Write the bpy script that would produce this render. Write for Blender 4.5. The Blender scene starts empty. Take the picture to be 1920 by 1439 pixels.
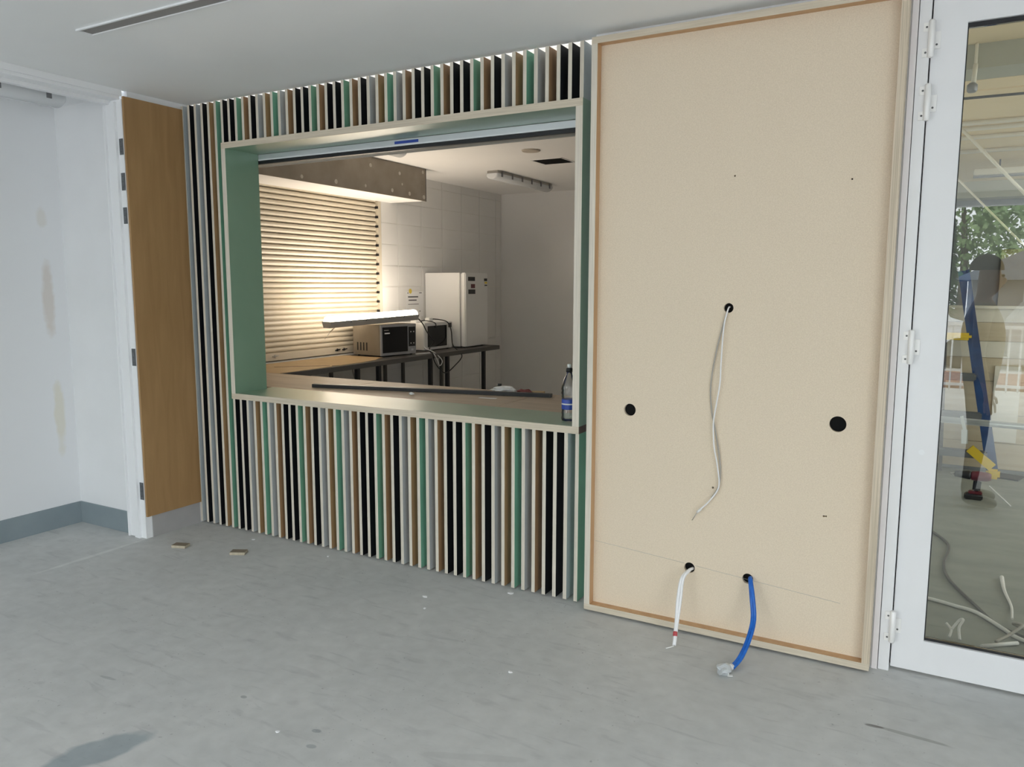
import bpy, bmesh, math, random
from mathutils import Vector, Matrix, noise
random.seed(7)
SC = bpy.context.scene
COL = SC.collection
PI = math.pi

# ------------------------------------------------------------------ camera, sky, daylight, exposure
cam_d = bpy.data.cameras.new('camera')
cam = bpy.data.objects.new('camera', cam_d)
COL.objects.link(cam)
CX, CY, CZ = 4.3053, -3.4284, 1.5881
yaw, pit, rol = 0.5066, 0.1256, 0.0019
fw = Vector((-math.sin(yaw) * math.cos(pit), math.cos(yaw) * math.cos(pit), -math.sin(pit)))
rt = Vector((math.cos(yaw), math.sin(yaw), 0))
up = rt.cross(fw)
r2 = rt * math.cos(rol) + up * math.sin(rol)
u2 = -rt * math.sin(rol) + up * math.cos(rol)
M = Matrix((r2, u2, -fw)).transposed().to_4x4()
M.translation = Vector((CX, CY, CZ))
cam.matrix_world = M
cam_d.sensor_width = 36.0
cam_d.sensor_fit = 'HORIZONTAL'
cam_d.lens = 1453.45 * 36.0 / 1920.0
cam_d.clip_start = 0.02
cam_d.clip_end = 300
SC.camera = cam

world = bpy.data.worlds.new('overcast_sky')
SC.world = world
world.use_nodes = True
wn = world.node_tree.nodes
wn['Background'].inputs[0].default_value = (0.90, 0.95, 1.0, 1)
wn['Background'].inputs[1].default_value = 1.0

SC.view_settings.view_transform = 'Standard'
SC.view_settings.look = 'None'
SC.view_settings.gamma = 1.0
SC.view_settings.use_curve_mapping = False
SC.view_settings.exposure = 2.4
SC.cycles.max_bounces = 14
SC.cycles.diffuse_bounces = 8
SC.cycles.transparent_max_bounces = 16
SC.cycles.sample_clamp_indirect = 8
SC.cycles.use_denoising = True


def portal(name, center, normal, sx, sy):
    """daylight portal at an opening: guides the sky light, gives no light of its own"""
    l = bpy.data.lights.new(name, 'AREA')
    l.shape = 'RECTANGLE'
    l.size, l.size_y = sx, sy
    l.cycles.is_portal = True
    o = bpy.data.objects.new(name, l)
    COL.objects.link(o)
    o.location = center
    o.rotation_euler = Vector(normal).to_track_quat('-Z', 'Y').to_euler()
    return o


portal('daylight_portal', (3.2, -7.7, 1.3), (0, 1, 0), 7.6, 2.6)
portal('daylight_portal', (7.1, -5.4, 1.3), (-1, 0, 0), 4.8, 2.6)
portal('daylight_portal', (8.65, 5.2, 1.95), (-1, 0, 0), 8.4, 2.1)


# ------------------------------------------------------------------ materials
def mat(name, col, rough=0.6, metal=0.0, spec=0.5, emit=None, estr=0.0):
    m = bpy.data.materials.new(name)
    m.use_nodes = True
    b = m.node_tree.nodes['Principled BSDF']
    b.inputs['Base Color'].default_value = (*col, 1)
    b.inputs['Roughness'].default_value = rough
    b.inputs['Metallic'].default_value = metal
    b.inputs['Specular IOR Level'].default_value = spec
    if emit:
        b.inputs['Emission Color'].default_value = (*emit, 1)
        b.inputs['Emission Strength'].default_value = estr
    return m


def noisy(name, c1, c2, scale=4, stretch=(1, 1, 1), rough=0.6, detail=6, lo=0.35, hi=0.65, bump=0.0, bscale=None, metal=0.0, spec=0.5, dist=0.0):
    m = mat(name, c1, rough, metal, spec)
    nt = m.node_tree
    b = nt.nodes['Principled BSDF']
    tc = nt.nodes.new('ShaderNodeTexCoord')
    mp = nt.nodes.new('ShaderNodeMapping')
    mp.inputs['Scale'].default_value = stretch
    n = nt.nodes.new('ShaderNodeTexNoise')
    n.inputs['Scale'].default_value = scale
    n.inputs['Detail'].default_value = detail
    n.inputs['Distortion'].default_value = dist
    r = nt.nodes.new('ShaderNodeValToRGB')
    r.color_ramp.elements[0].position = lo
    r.color_ramp.elements[1].position = hi
    r.color_ramp.elements[0].color = (*c1, 1)
    r.color_ramp.elements[1].color = (*c2, 1)
    L = nt.links.new
    L(tc.outputs['Object'], mp.inputs[0])
    L(mp.outputs[0], n.inputs['Vector'])
    L(n.outputs['Fac'], r.inputs[0])
    L(r.outputs[0], b.inputs['Base Color'])
    if bump:
        bp = nt.nodes.new('ShaderNodeBump')
        bp.inputs['Strength'].default_value = bump
        bp.inputs['Distance'].default_value = 0.01
        if bscale:
            n2 = nt.nodes.new('ShaderNodeTexNoise')
            n2.inputs['Scale'].default_value = bscale
            n2.inputs['Detail'].default_value = 4
            L(tc.outputs['Object'], n2.inputs['Vector'])
            L(n2.outputs['Fac'], bp.inputs['Height'])
        else:
            L(n.outputs['Fac'], bp.inputs['Height'])
        L(bp.outputs[0], b.inputs['Normal'])
    return m


def glassy(name, tint, refl, rough=0.0):
    m = bpy.data.materials.new(name)
    m.use_nodes = True
    nt = m.node_tree
    nt.nodes.remove(nt.nodes['Principled BSDF'])
    t = nt.nodes.new('ShaderNodeBsdfTransparent')
    t.inputs[0].default_value = (*tint, 1)
    g = nt.nodes.new('ShaderNodeBsdfGlossy')
    g.inputs['Roughness'].default_value = rough
    lw = nt.nodes.new('ShaderNodeFresnel')
    lw.inputs[0].default_value = 1.5
    ad = nt.nodes.new('ShaderNodeMath')
    ad.operation = 'ADD'
    ad.use_clamp = True
    ad.inputs[1].default_value = refl
    mx = nt.nodes.new('ShaderNodeMixShader')
    L = nt.links.new
    L(lw.outputs[0], ad.inputs[0])
    L(ad.outputs[0], mx.inputs[0])
    L(t.outputs[0], mx.inputs[1])
    L(g.outputs[0], mx.inputs[2])
    L(mx.outputs[0], nt.nodes['Material Output'].inputs[0])
    return m


def concrete():
    m = mat('concrete_floor', (0.3, 0.31, 0.3), 0.75, spec=0.3)
    nt = m.node_tree
    b = nt.nodes['Principled BSDF']
    L = nt.links.new
    tc = nt.nodes.new('ShaderNodeTexCoord')

    def nz(scale, detail, stretch=None, dist=0.0):
        n = nt.nodes.new('ShaderNodeTexNoise')
        n.inputs['Scale'].default_value = scale
        n.inputs['Detail'].default_value = detail
        n.inputs['Distortion'].default_value = dist
        if stretch:
            mp = nt.nodes.new('ShaderNodeMapping')
            mp.inputs['Scale'].default_value = stretch
            mp.inputs['Rotation'].default_value = (0, 0, 0.5)
            L(tc.outputs['Object'], mp.inputs[0])
            L(mp.outputs[0], n.inputs['Vector'])
        else:
            L(tc.outputs['Object'], n.inputs['Vector'])
        return n.outputs['Fac']

    def ramp(f, p0, p1, c0, c1):
        r = nt.nodes.new('ShaderNodeValToRGB')
        r.color_ramp.elements[0].position = p0
        r.color_ramp.elements[1].position = p1
        r.color_ramp.elements[0].color = (*c0, 1)
        r.color_ramp.elements[1].color = (*c1, 1)
        L(f, r.inputs[0])
        return r.outputs[0]

    def mult(a, bb, fac=1.0):
        x = nt.nodes.new('ShaderNodeMix')
        x.data_type = 'RGBA'
        x.blend_type = 'MULTIPLY'
        x.inputs[0].default_value = fac
        L(a, x.inputs[6])
        L(bb, x.inputs[7])
        return x.outputs[2]
    base = ramp(nz(1.3, 5), 0.3, 0.7, (0.50, 0.51, 0.50), (0.57, 0.575, 0.56))
    fine = ramp(nz(14, 8), 0.3, 0.7, (0.93, 0.93, 0.93), (1.05, 1.05, 1.05))
    strk = ramp(nz(5, 5, (1, 5, 1), 0.6), 0.28, 0.42, (0.86, 0.86, 0.87), (1, 1, 1))
    spk = ramp(nz(60, 2), 0.27, 0.33, (0.72, 0.72, 0.73), (1, 1, 1))
    spm = ramp(nz(2.1, 3), 0.5, 0.6, (1, 1, 1), (0, 0, 0))
    mx = nt.nodes.new('ShaderNodeMix')
    mx.data_type = 'RGBA'
    mx.blend_type = 'LIGHTEN'
    mx.inputs[0].default_value = 1
    L(spk, mx.inputs[6])
    L(spm, mx.inputs[7])
    c = mult(mult(mult(base, fine), strk), mx.outputs[2])
    # marks with a shape of their own: (x, y, half-length, half-width, angle, darkness colour)
    marks = [(1.86, -1.95, 0.17, 0.075, 1.2, (0.62, 0.68, 0.72)), (4.28, -0.48, 0.13, 0.012, -0.05, (0.72, 0.71, 0.7)),
             (4.18, -0.478, 0.035, 0.01, 0.1, (0.5, 0.48, 0.48)), (2.43, -1.49, 0.02, 0.012, 0.2, (0.68, 0.69, 0.72)),
             (2.48, -1.57, 0.02, 0.012, 0.2, (0.7, 0.71, 0.74)), (2.02, -1.454, 0.015, 0.01, 0.0, (0.65, 0.65, 0.66)),
             (0.0, -0.75, 0.36, 0.018, 1.57, (1.16, 1.16, 1.15)), (1.42, -1.62, 0.05, 0.009, 0.1, (0.78, 0.78, 0.79)),
             (3.0, -1.35, 0.2, 0.02, 0.4, (0.92, 0.92, 0.92))]
    wob = nt.nodes.new('ShaderNodeTexNoise')
    wob.inputs['Scale'].default_value = 9
    L(tc.outputs['Object'], wob.inputs['Vector'])
    for (x, y, a, w, ang, cc) in marks:
        mp = nt.nodes.new('ShaderNodeMapping')
        mp.vector_type = 'TEXTURE'
        mp.inputs['Location'].default_value = (x, y, 0)
        mp.inputs['Rotation'].default_value = (0, 0, ang)
        mp.inputs['Scale'].default_value = (a, w, 1000)
        L(tc.outputs['Object'], mp.inputs[0])
        ln = nt.nodes.new('ShaderNodeVectorMath')
        ln.operation = 'LENGTH'
        L(mp.outputs[0], ln.inputs[0])
        ad = nt.nodes.new('ShaderNodeMath')
        ad.operation = 'MULTIPLY_ADD'
        L(wob.outputs['Fac'], ad.inputs[0])
        ad.inputs[1].default_value = 0.8
        L(ln.outputs['Value'], ad.inputs[2])
        mk = ramp(ad.outputs[0], 0.0, 1.0, cc, (1, 1, 1))
        rr = mk.node
        rr.color_ramp.elements[0].position = 0.95
        rr.color_ramp.elements[1].position = 1.0
        # ramp works on 0..1: scale the distance
        sc = nt.nodes.new('ShaderNodeMath')
        sc.operation = 'MULTIPLY'
        sc.inputs[1].default_value = 0.68
        L(ad.outputs[0], sc.inputs[0])
        L(sc.outputs[0], rr.inputs[0])
        rr.color_ramp.elements[0].position = 0.84
        c = mult(c, mk)
    L(c, b.inputs['Base Color'])
    bp = nt.nodes.new('ShaderNodeBump')
    bp.inputs['Strength'].default_value = 0.12
    bp.inputs['Distance'].default_value = 0.004
    L(nz(40, 6), bp.inputs['Height'])
    L(bp.outputs[0], b.inputs['Normal'])
    return m


M_FLOOR = concrete()
M_WHITE = noisy('white_wall_paint', (0.75, 0.76, 0.77), (0.78, 0.79, 0.80), 3, rough=0.55, bump=0.03, bscale=90)
M_CEIL = noisy('ceiling_paint', (0.85, 0.86, 0.86), (0.87, 0.88, 0.88), 2, rough=0.8)
M_TRIM = mat('white_gloss_trim', (0.82, 0.83, 0.84), 0.35)
M_DOOR = noisy('white_powder_coat', (0.78, 0.78, 0.785), (0.81, 0.81, 0.815), 3, rough=0.3)
M_SKIRT = noisy('grey_blue_skirting', (0.25, 0.30, 0.32), (0.28, 0.33, 0.35), 6, rough=0.4, metal=0.2)
M_SKIRT2 = noisy('grey_vinyl_skirting', (0.36, 0.35, 0.34), (0.39, 0.38, 0.37), 8, rough=0.6)
M_PLY = noisy('birch_ply_sheet', (0.33, 0.19, 0.078), (0.40, 0.24, 0.105), 2.2, (9, 9, 0.9), 0.45, 8, 0.3, 0.7, dist=0.7)
M_EDGE = noisy('ply_edge', (0.60, 0.55, 0.46), (0.72, 0.66, 0.56), 30, (8, 1, 0.15), 0.6)
M_EDGEH = noisy('ply_edge_horizontal', (0.54, 0.47, 0.36), (0.66, 0.58, 0.46), 30, (0.15, 1, 8), 0.6)
M_EDGEP = noisy('ply_edge_striped', (0.50, 0.42, 0.31), (0.66, 0.56, 0.43), 60, (6, 9, 0.05), 0.6, 2, 0.4, 0.6)
M_INWOOD = noisy('tan_ply_face', (0.50, 0.30, 0.155), (0.57, 0.36, 0.19), 6, (4, 4, 0.5), 0.5)
M_BOARD = noisy('particle_board', (0.675, 0.565, 0.425), (0.775, 0.66, 0.51), 230, (1, 1, 1), 0.8, 4, 0.3, 0.7, bump=0.05)
M_OFFCUT = noisy('aged_ply_edge', (0.42, 0.37, 0.27), (0.50, 0.44, 0.33), 30, (8, 1, 1), 0.7)
M_GREEN = noisy('sage_green_laminate', (0.195, 0.325, 0.225), (0.21, 0.345, 0.24), 5, rough=0.36, spec=0.8)
M_GREEN.node_tree.nodes['Principled BSDF'].inputs['Coat Weight'].default_value = 0.6
M_GREEN.node_tree.nodes['Principled BSDF'].inputs['Coat Roughness'].default_value = 0.34
M_SLAT = {
    'g': noisy('green_slat_face', (0.17, 0.40, 0.27), (0.19, 0.43, 0.29), 4, rough=0.5),
    'a': noisy('grey_slat_face', (0.43, 0.47, 0.475), (0.46, 0.50, 0.505), 4, rough=0.5),
    'b': noisy('brown_slat_face', (0.36, 0.20, 0.09), (0.44, 0.265, 0.13), 5, (6, 6, 0.6), 0.5),
    'k': mat('black_slat_face', (0.006, 0.007, 0.009), 0.6, spec=0.2),
}
M_DARKV = mat('painted_cavity_shade', (0.01, 0.01, 0.01), 0.9, spec=0.1)  # near-black colour painted as the shade inside holes and openings
M_BROWNEND = noisy('brown_laminate_end', (0.12, 0.075, 0.06), (0.15, 0.10, 0.08), 20, rough=0.6)
M_STEEL = noisy('brushed_steel', (0.50, 0.50, 0.49), (0.60, 0.60, 0.59), 8, (1, 8, 1), 0.38, metal=0.85)
M_DSTEEL = mat('dark_bench_steel', (0.11, 0.105, 0.10), 0.5, metal=0.3)
M_BLACKM = mat('black_leg_steel', (0.02, 0.02, 0.022), 0.5)
M_ALU = mat('satin_aluminium', (0.72, 0.74, 0.76), 0.35, metal=0.6)
M_HINGE = mat('hinge_metal', (0.88, 0.87, 0.85), 0.4, metal=0.1)
M_SCREW = mat('screw_recess', (0.12, 0.12, 0.12), 0.5, metal=0.4)
M_PLATE = noisy('grey_hinge_plate', (0.13, 0.14, 0.15), (0.17, 0.18, 0.19), 40, rough=0.45, metal=0.6)
M_BLACKP = mat('black_plastic', (0.012, 0.012, 0.014), 0.4)
M_BLACKG = mat('black_glass', (0.004, 0.004, 0.005), 0.12)
M_WPLAST = mat('white_plastic', (0.80, 0.80, 0.78), 0.4)
M_FRIDGE = mat('white_enamel', (0.78, 0.78, 0.77), 0.35)
M_GASK = mat('grey_gasket', (0.30, 0.30, 0.30), 0.7)
M_MWBODY = noisy('beige_metal_casing', (0.25, 0.215, 0.165), (0.28, 0.24, 0.19), 6, rough=0.5)
M_MWFRONT = mat('silver_front', (0.45, 0.46, 0.48), 0.35, metal=0.5)
M_SHUT = noisy('cream_shutter_steel', (0.62, 0.56, 0.45), (0.66, 0.60, 0.49), 6, rough=0.42)
M_KWALL = noisy('kitchen_wall_paint', (0.76, 0.755, 0.745), (0.78, 0.775, 0.765), 2, rough=0.4)
M_TILE = noisy('white_glazed_tile', (0.75, 0.745, 0.73), (0.78, 0.775, 0.76), 3, rough=0.25)
M_GROUT = mat('pale_grout', (0.74, 0.72, 0.67), 0.8)
M_KCEIL = noisy('kitchen_ceiling_paint', (0.88, 0.87, 0.86), (0.90, 0.89, 0.88), 2, rough=0.8)
M_PLASTER = noisy('bare_plasterboard', (0.27, 0.235, 0.19), (0.34, 0.30, 0.25), 4, (1, 1, 1), 0.85, 5)
M_FILLER = mat('white_filler', (0.56, 0.52, 0.46), 0.9)
M_WOODTOP = noisy('worn_timber_top', (0.42, 0.34, 0.26), (0.50, 0.41, 0.32), 3, (1, 5, 1), 0.5, 6)
M_CARD = noisy('brown_sheet', (0.50, 0.36, 0.20), (0.56, 0.42, 0.25), 5, rough=0.7)
M_LAMP = mat('lit_diffuser', (0.9, 0.88, 0.8), 0.4, emit=(1.0, 0.865, 0.70), estr=8.2)
M_LAMPBASE = mat('lamp_base_grey', (0.42, 0.40, 0.37), 0.5)
M_BATTEN = mat('light_cover_acrylic', (0.74, 0.76, 0.78), 0.25)
M_CLIP = mat('steel_clip', (0.22, 0.22, 0.23), 0.4, metal=0.6)
M_PAPER = mat('white_paper', (0.80, 0.80, 0.80), 0.8)
M_INK = mat('grey_ink', (0.10, 0.10, 0.11), 0.8)
M_YELL = mat('yellow_print', (0.72, 0.55, 0.08), 0.6)
M_YPLAST = mat('yellow_plastic', (0.70, 0.50, 0.02), 0.45)
M_BLUEF = noisy('blue_fibreglass', (0.005, 0.035, 0.14), (0.01, 0.06, 0.20), 12, rough=0.4)
M_STEPS = mat('grey_ladder_step', (0.14, 0.145, 0.15), 0.5, metal=0.3)
M_RED = mat('dark_red_plastic', (0.13, 0.008, 0.018), 0.4)
M_BLUEC = noisy('blue_cable_sheath', (0.0, 0.09, 0.42), (0.01, 0.14, 0.55), 60, (1, 1, 0.2), 0.35)
M_WCAB = mat('white_cable', (0.82, 0.82, 0.82), 0.4)
M_GCAB = mat('grey_cable', (0.38, 0.36, 0.32), 0.5)
M_REDT = mat('red_tape', (0.50, 0.07, 0.08), 0.5)
M_COPPER = mat('bare_wire', (0.42, 0.40, 0.36), 0.4, metal=0.6)
M_BLUEL = mat('blue_label', (0.03, 0.07, 0.36), 0.4)
M_GLASS = glassy('door_glass', (0.86, 0.87, 0.83), 0.07)
M_PET = glassy('clear_plastic', (0.985, 0.99, 0.995), 0.03, 0.12)
M_PLUG = mat('frosted_clear_plastic', (0.72, 0.76, 0.78), 0.15, spec=0.8)
M_PLUG.node_tree.nodes['Principled BSDF'].inputs['Transmission Weight'].default_value = 0.35
M_BEIGE = noisy('beige_timber_board', (0.53, 0.44, 0.31), (0.62, 0.53, 0.39), 3, (0.5, 1, 7), 0.6, 6)
M_PALEB = noisy('pale_timber_board', (0.72, 0.68, 0.58), (0.78, 0.74, 0.65), 3, (0.5, 1, 7), 0.6, 6)
M_UCEIL = noisy('cream_soffit', (0.84, 0.68, 0.42), (0.88, 0.72, 0.46), 2, (1, 6, 1), 0.7)
M_UBEAM = mat('grey_green_beam', (0.42, 0.42, 0.33), 0.6)
M_CONDUIT = mat('cream_conduit', (0.78, 0.74, 0.62), 0.5)
M_DGREY = noisy('dark_grey_render', (0.20, 0.21, 0.22), (0.23, 0.24, 0.25), 3, rough=0.8)
M_TANP = noisy('tan_panel', (0.28, 0.22, 0.13), (0.32, 0.26, 0.16), 3, rough=0.7)
M_LEAF = [noisy('leaf_green', (0.20, 0.31, 0.12), (0.32, 0.44, 0.19), 2.5, rough=0.6), noisy('leaf_pale', (0.32, 0.42, 0.18), (0.46, 0.54, 0.28), 2.5, rough=0.6), noisy('leaf_deep', (0.05, 0.11, 0.045), (0.09, 0.17, 0.07), 2.5, rough=0.6)]
M_BARK = noisy('bark', (0.12, 0.09, 0.065), (0.18, 0.14, 0.10), 10, (1, 1, 0.2), 0.9)
M_ROOF = noisy('dark_blue_roof', (0.06, 0.075, 0.095), (0.08, 0.095, 0.12), 4, rough=0.6)
M_HOUSE = mat('grey_house_wall', (0.30, 0.30, 0.31), 0.8)
M_VAN = mat('white_car_paint', (0.80, 0.82, 0.84), 0.25)
M_TYRE = mat('tyre', (0.02, 0.02, 0.02), 0.8)
M_PAVE = noisy('pale_paving', (0.55, 0.55, 0.53), (0.60, 0.60, 0.58), 3, rough=0.8)
M_BARKBED = noisy('red_bark_mulch', (0.20, 0.08, 0.05), (0.40, 0.24, 0.18), 14, rough=0.9)
M_SKIN = mat('skin', (0.45, 0.27, 0.19), 0.55)
M_SHIRT = noisy('tan_work_shirt', (0.30, 0.24, 0.15), (0.33, 0.27, 0.17), 8, rough=0.9)
M_TROUS = noisy('navy_work_trousers', (0.03, 0.035, 0.06), (0.04, 0.045, 0.075), 8, rough=0.9)
M_HAIR = mat('dark_hair', (0.03, 0.025, 0.02), 0.7)
M_EYE = mat('eye', (0.03, 0.02, 0.02), 0.2)


def stained_wall():
    m = mat('white_wall_with_filler_marks', (0.8, 0.81, 0.82), 0.5)
    nt = m.node_tree
    b = nt.nodes['Principled BSDF']
    L = nt.links.new
    tc = nt.nodes.new('ShaderNodeTexCoord')
    cur = None
    n = nt.nodes.new('ShaderNodeTexNoise')
    n.inputs['Scale'].default_value = 12
    n.inputs['Detail'].default_value = 4
    L(tc.outputs['Object'], n.inputs['Vector'])
    for (y, z, hy, hz, cc) in [(-0.51, 1.49, 0.04, 0.24, (0.66, 0.62, 0.58)), (-0.49, 0.75, 0.035, 0.26, (0.70, 0.68, 0.60)), (-0.52, 2.0, 0.035, 0.07, (0.70, 0.69, 0.66))]:
        mp = nt.nodes.new('ShaderNodeMapping')
        mp.vector_type = 'TEXTURE'
        mp.inputs['Location'].default_value = (-0.703, y, z)
        mp.inputs['Scale'].default_value = (1000, hy, hz)
        L(tc.outputs['Object'], mp.inputs[0])
        ln = nt.nodes.new('ShaderNodeVectorMath')
        ln.operation = 'LENGTH'
        L(mp.outputs[0], ln.inputs[0])
        ad = nt.nodes.new('ShaderNodeMath')
        ad.operation = 'MULTIPLY_ADD'
        L(n.outputs['Fac'], ad.inputs[0])
        ad.inputs[1].default_value = 1.1
        L(ln.outputs['Value'], ad.inputs[2])
        sc = nt.nodes.new('ShaderNodeMath')
        sc.operation = 'MULTIPLY'
        sc.inputs[1].default_value = 0.6
        L(ad.outputs[0], sc.inputs[0])
        r = nt.nodes.new('ShaderNodeValToRGB')
        r.color_ramp.elements[0].position = 0.7
        r.color_ramp.elements[1].position = 1.0
        r.color_ramp.elements[0].color = (*cc, 1)
        r.color_ramp.elements[1].color = (0.75, 0.76, 0.77, 1)
        L(sc.outputs[0], r.inputs[0])
        if cur is None:
            cur = r.outputs[0]
        else:
            x = nt.nodes.new('ShaderNodeMix')
            x.data_type = 'RGBA'
            x.blend_type = 'DARKEN'
            x.inputs[0].default_value = 1
            L(cur, x.inputs[6])
            L(r.outputs[0], x.inputs[7])
            cur = x.outputs[2]
    L(cur, b.inputs['Base Color'])
    return m


M_STAINW = stained_wall()


# ------------------------------------------------------------------ geometry helpers
def new():
    return bmesh.new()


def box(bm, x0, x1, y0, y1, z0, z1, mi=0):
    v = [bm.verts.new(p) for p in ((x0, y0, z0), (x1, y0, z0), (x1, y1, z0), (x0, y1, z0), (x0, y0, z1), (x1, y0, z1), (x1, y1, z1), (x0, y1, z1))]
    fs = []
    for q in ((0, 3, 2, 1), (4, 5, 6, 7), (0, 1, 5, 4), (1, 2, 6, 5), (2, 3, 7, 6), (3, 0, 4, 7)):
        f = bm.faces.new([v[i] for i in q])
        f.material_index = mi
        fs.append(f)
    return fs          # bottom, top, front(-y), right(+x), back(+y), left(-x)


def bx(x0, x1, y0, y1, z0, z1, bev=0.0):
    bm = new()
    box(bm, x0, x1, y0, y1, z0, z1)
    if bev:
        bmesh.ops.bevel(bm, geom=bm.edges[:], offset=bev, segments=2, affect='EDGES')
    return bm


def bar(bm, a, b, w, h, upv=(0, 0, 1), mi=0):
    """box beam from a to b, w across, h along the up vector"""
    a, b = Vector(a), Vector(b)
    d = (b - a).normalized()
    s = d.cross(Vector(upv))
    if s.length < 1e-4:
        s = d.cross(Vector((1, 0, 0)))
    s.normalize()
    u = s.cross(d)
    vs = []
    for p in (a, b):
        for (i, j) in ((-1, -1), (1, -1), (1, 1), (-1, 1)):
            vs.append(bm.verts.new(p + s * (w / 2 * i) + u * (h / 2 * j)))
    for q in ((3, 2, 1, 0), (4, 5, 6, 7), (0, 1, 5, 4), (1, 2, 6, 5), (2, 3, 7, 6), (3, 0, 4, 7)):
        f = bm.faces.new([vs[i] for i in q])
        f.material_index = mi
    return bm


def tube(bm, pts, r, seg=8, smooth=True, sub=6, r_end=None):
    P = [Vector(p) for p in pts]
    if smooth and len(P) > 2:
        Q = []
        for i in range(len(P) - 1):
            p0, p1, p2, p3 = P[max(i - 1, 0)], P[i], P[i + 1], P[min(i + 2, len(P) - 1)]
            for k in range(sub):
                t = k / sub
                Q.append(0.5 * ((2 * p1) + (p2 - p0) * t + (2 * p0 - 5 * p1 + 4 * p2 - p3) * t * t + (3 * p1 - p0 - 3 * p2 + p3) * t ** 3))
        Q.append(P[-1])
        P = Q
    n = None
    rings = []
    for i, p in enumerate(P):
        d = (P[min(i + 1, len(P) - 1)] - P[max(i - 1, 0)]).normalized()
        if n is None:
            n = d.orthogonal().normalized()
        n = (n - d * n.dot(d)).normalized()
        b = d.cross(n)
        rr = r if r_end is None else r + (r_end - r) * i / (len(P) - 1)
        rings.append([bm.verts.new(p + (n * math.cos(2 * PI * k / seg) + b * math.sin(2 * PI * k / seg)) * rr) for k in range(seg)])
    for a, c in zip(rings, rings[1:]):
        for k in range(seg):
            f = bm.faces.new((a[k], a[(k + 1) % seg], c[(k + 1) % seg], c[k]))
            f.smooth = True
    bm.faces.new(rings[0][::-1])
    bm.faces.new(rings[-1])
    return bm


def lathe(bm, prof, cx, cy, cz, seg=20, axis='z'):
    rings = []
    for (r, h) in prof:
        ring = []
        for k in range(seg):
            a = 2 * PI * k / seg
            c, s = r * math.cos(a), r * math.sin(a)
            p = {'z': (cx + c, cy + s, cz + h), 'x': (cx + h, cy + c, cz + s), 'y': (cx + c, cy + h, cz - s)}[axis]
            ring.append(bm.verts.new(p))
        rings.append(ring)
    for a, c in zip(rings, rings[1:]):
        for k in range(seg):
            f = bm.faces.new((a[k], a[(k + 1) % seg], c[(k + 1) % seg], c[k]))
            f.smooth = True
    bm.faces.new(rings[0][::-1])
    bm.faces.new(rings[-1])
    return bm


def rotz(bm, ang, cx, cy):
    bmesh.ops.rotate(bm, verts=bm.verts[:], cent=(cx, cy, 0), matrix=Matrix.Rotation(ang, 3, 'Z'))
    return bm


ORG = {}


def obj(name, bm, mats, parent=None, label=None):
    """ONE mesh object; world coordinates in the bmesh; a child keeps its root's origin"""
    if not isinstance(mats, (list, tuple)):
        mats = [mats]
    if parent is not None:
        o0 = ORG[parent]
    else:
        o0 = Vector((0, 0, 0))
    if o0.length:
        bmesh.ops.translate(bm, verts=bm.verts[:], vec=-o0)
    bmesh.ops.recalc_face_normals(bm, faces=bm.faces[:])
    me = bpy.data.meshes.new(name)
    bm.to_mesh(me)
    bm.free()
    for m in mats:
        me.materials.append(m)
    o = bpy.data.objects.new(name, me)
    COL.objects.link(o)
    if parent is not None:
        o.parent = parent
        ORG[o] = o0
    else:
        ORG[o] = Vector((0, 0, 0))
    if label:
        o['label'] = label
    return o


def shared(name, src, parent, loc=(0, 0, 0)):
    o = bpy.data.objects.new(name, src.data)
    COL.objects.link(o)
    o.parent = parent
    o.location = loc
    ORG[o] = ORG[parent]
    return o


def thing(name, label, cat, loc, group=None, kind=None):
    o = bpy.data.objects.new(name, None)
    o.empty_display_size = 0.1
    COL.objects.link(o)
    o.location = loc
    ORG[o] = Vector(loc)
    o['label'] = label
    o['category'] = cat
    if group:
        o['group'] = group
    if kind:
        o['kind'] = kind
    return o


def single(name, bm, mats, label, cat, group=None):
    """a thing that is one mesh: origin put at its base"""
    xs = [v.co for v in bm.verts]
    c = Vector((sum(v.x for v in xs) / len(xs), sum(v.y for v in xs) / len(xs), min(v.z for v in xs)))
    bmesh.ops.translate(bm, verts=bm.verts[:], vec=-c)
    o = obj(name, bm, mats)
    o.location = c
    ORG[o] = c
    o['label'] = label
    o['category'] = cat
    if group:
        o['group'] = group
    return o


def struct(name, bm, mats, label=None, parent=None):
    o = obj(name, bm, mats, parent)
    if parent is None:
        o['kind'] = 'structure'
        o['category'] = name.split('_')[0]
        if label:
            o['label'] = label
    return o


# ------------------------------------------------------------------ the setting
KL, KF, KR, KZ = -0.90, 5.65, 3.90, 2.78      # kitchen: left wall, far wall, right wall, ceiling
CE = 2.725                                     # main ceiling
bm = new()
box(bm, -1.1, KR, -8.0, KF + 0.2, -0.15, 0)
box(bm, KR, 9.2, -8.0, 0.1, -0.15, 0)
struct('floor', bm, M_FLOOR, 'bare grey concrete floor slab with scuffs and stains')
struct('floor_beyond', bx(KR, 9.2, 0.1, 9.7, -0.15, 0), noisy('dimmed_concrete', (0.22, 0.235, 0.22), (0.28, 0.295, 0.27), 2.5, (1, 3, 1), 0.6, 6), 'concrete floor beyond the glass door, coloured darker for its dimmer light')  # same slab as indoors; the dimmer light is put into the colour
struct('ceiling', bx(-0.02, 7.2, -7.8, 0.11, CE, 3.2), M_CEIL, 'flat grey white plasterboard ceiling over the front room')

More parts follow.
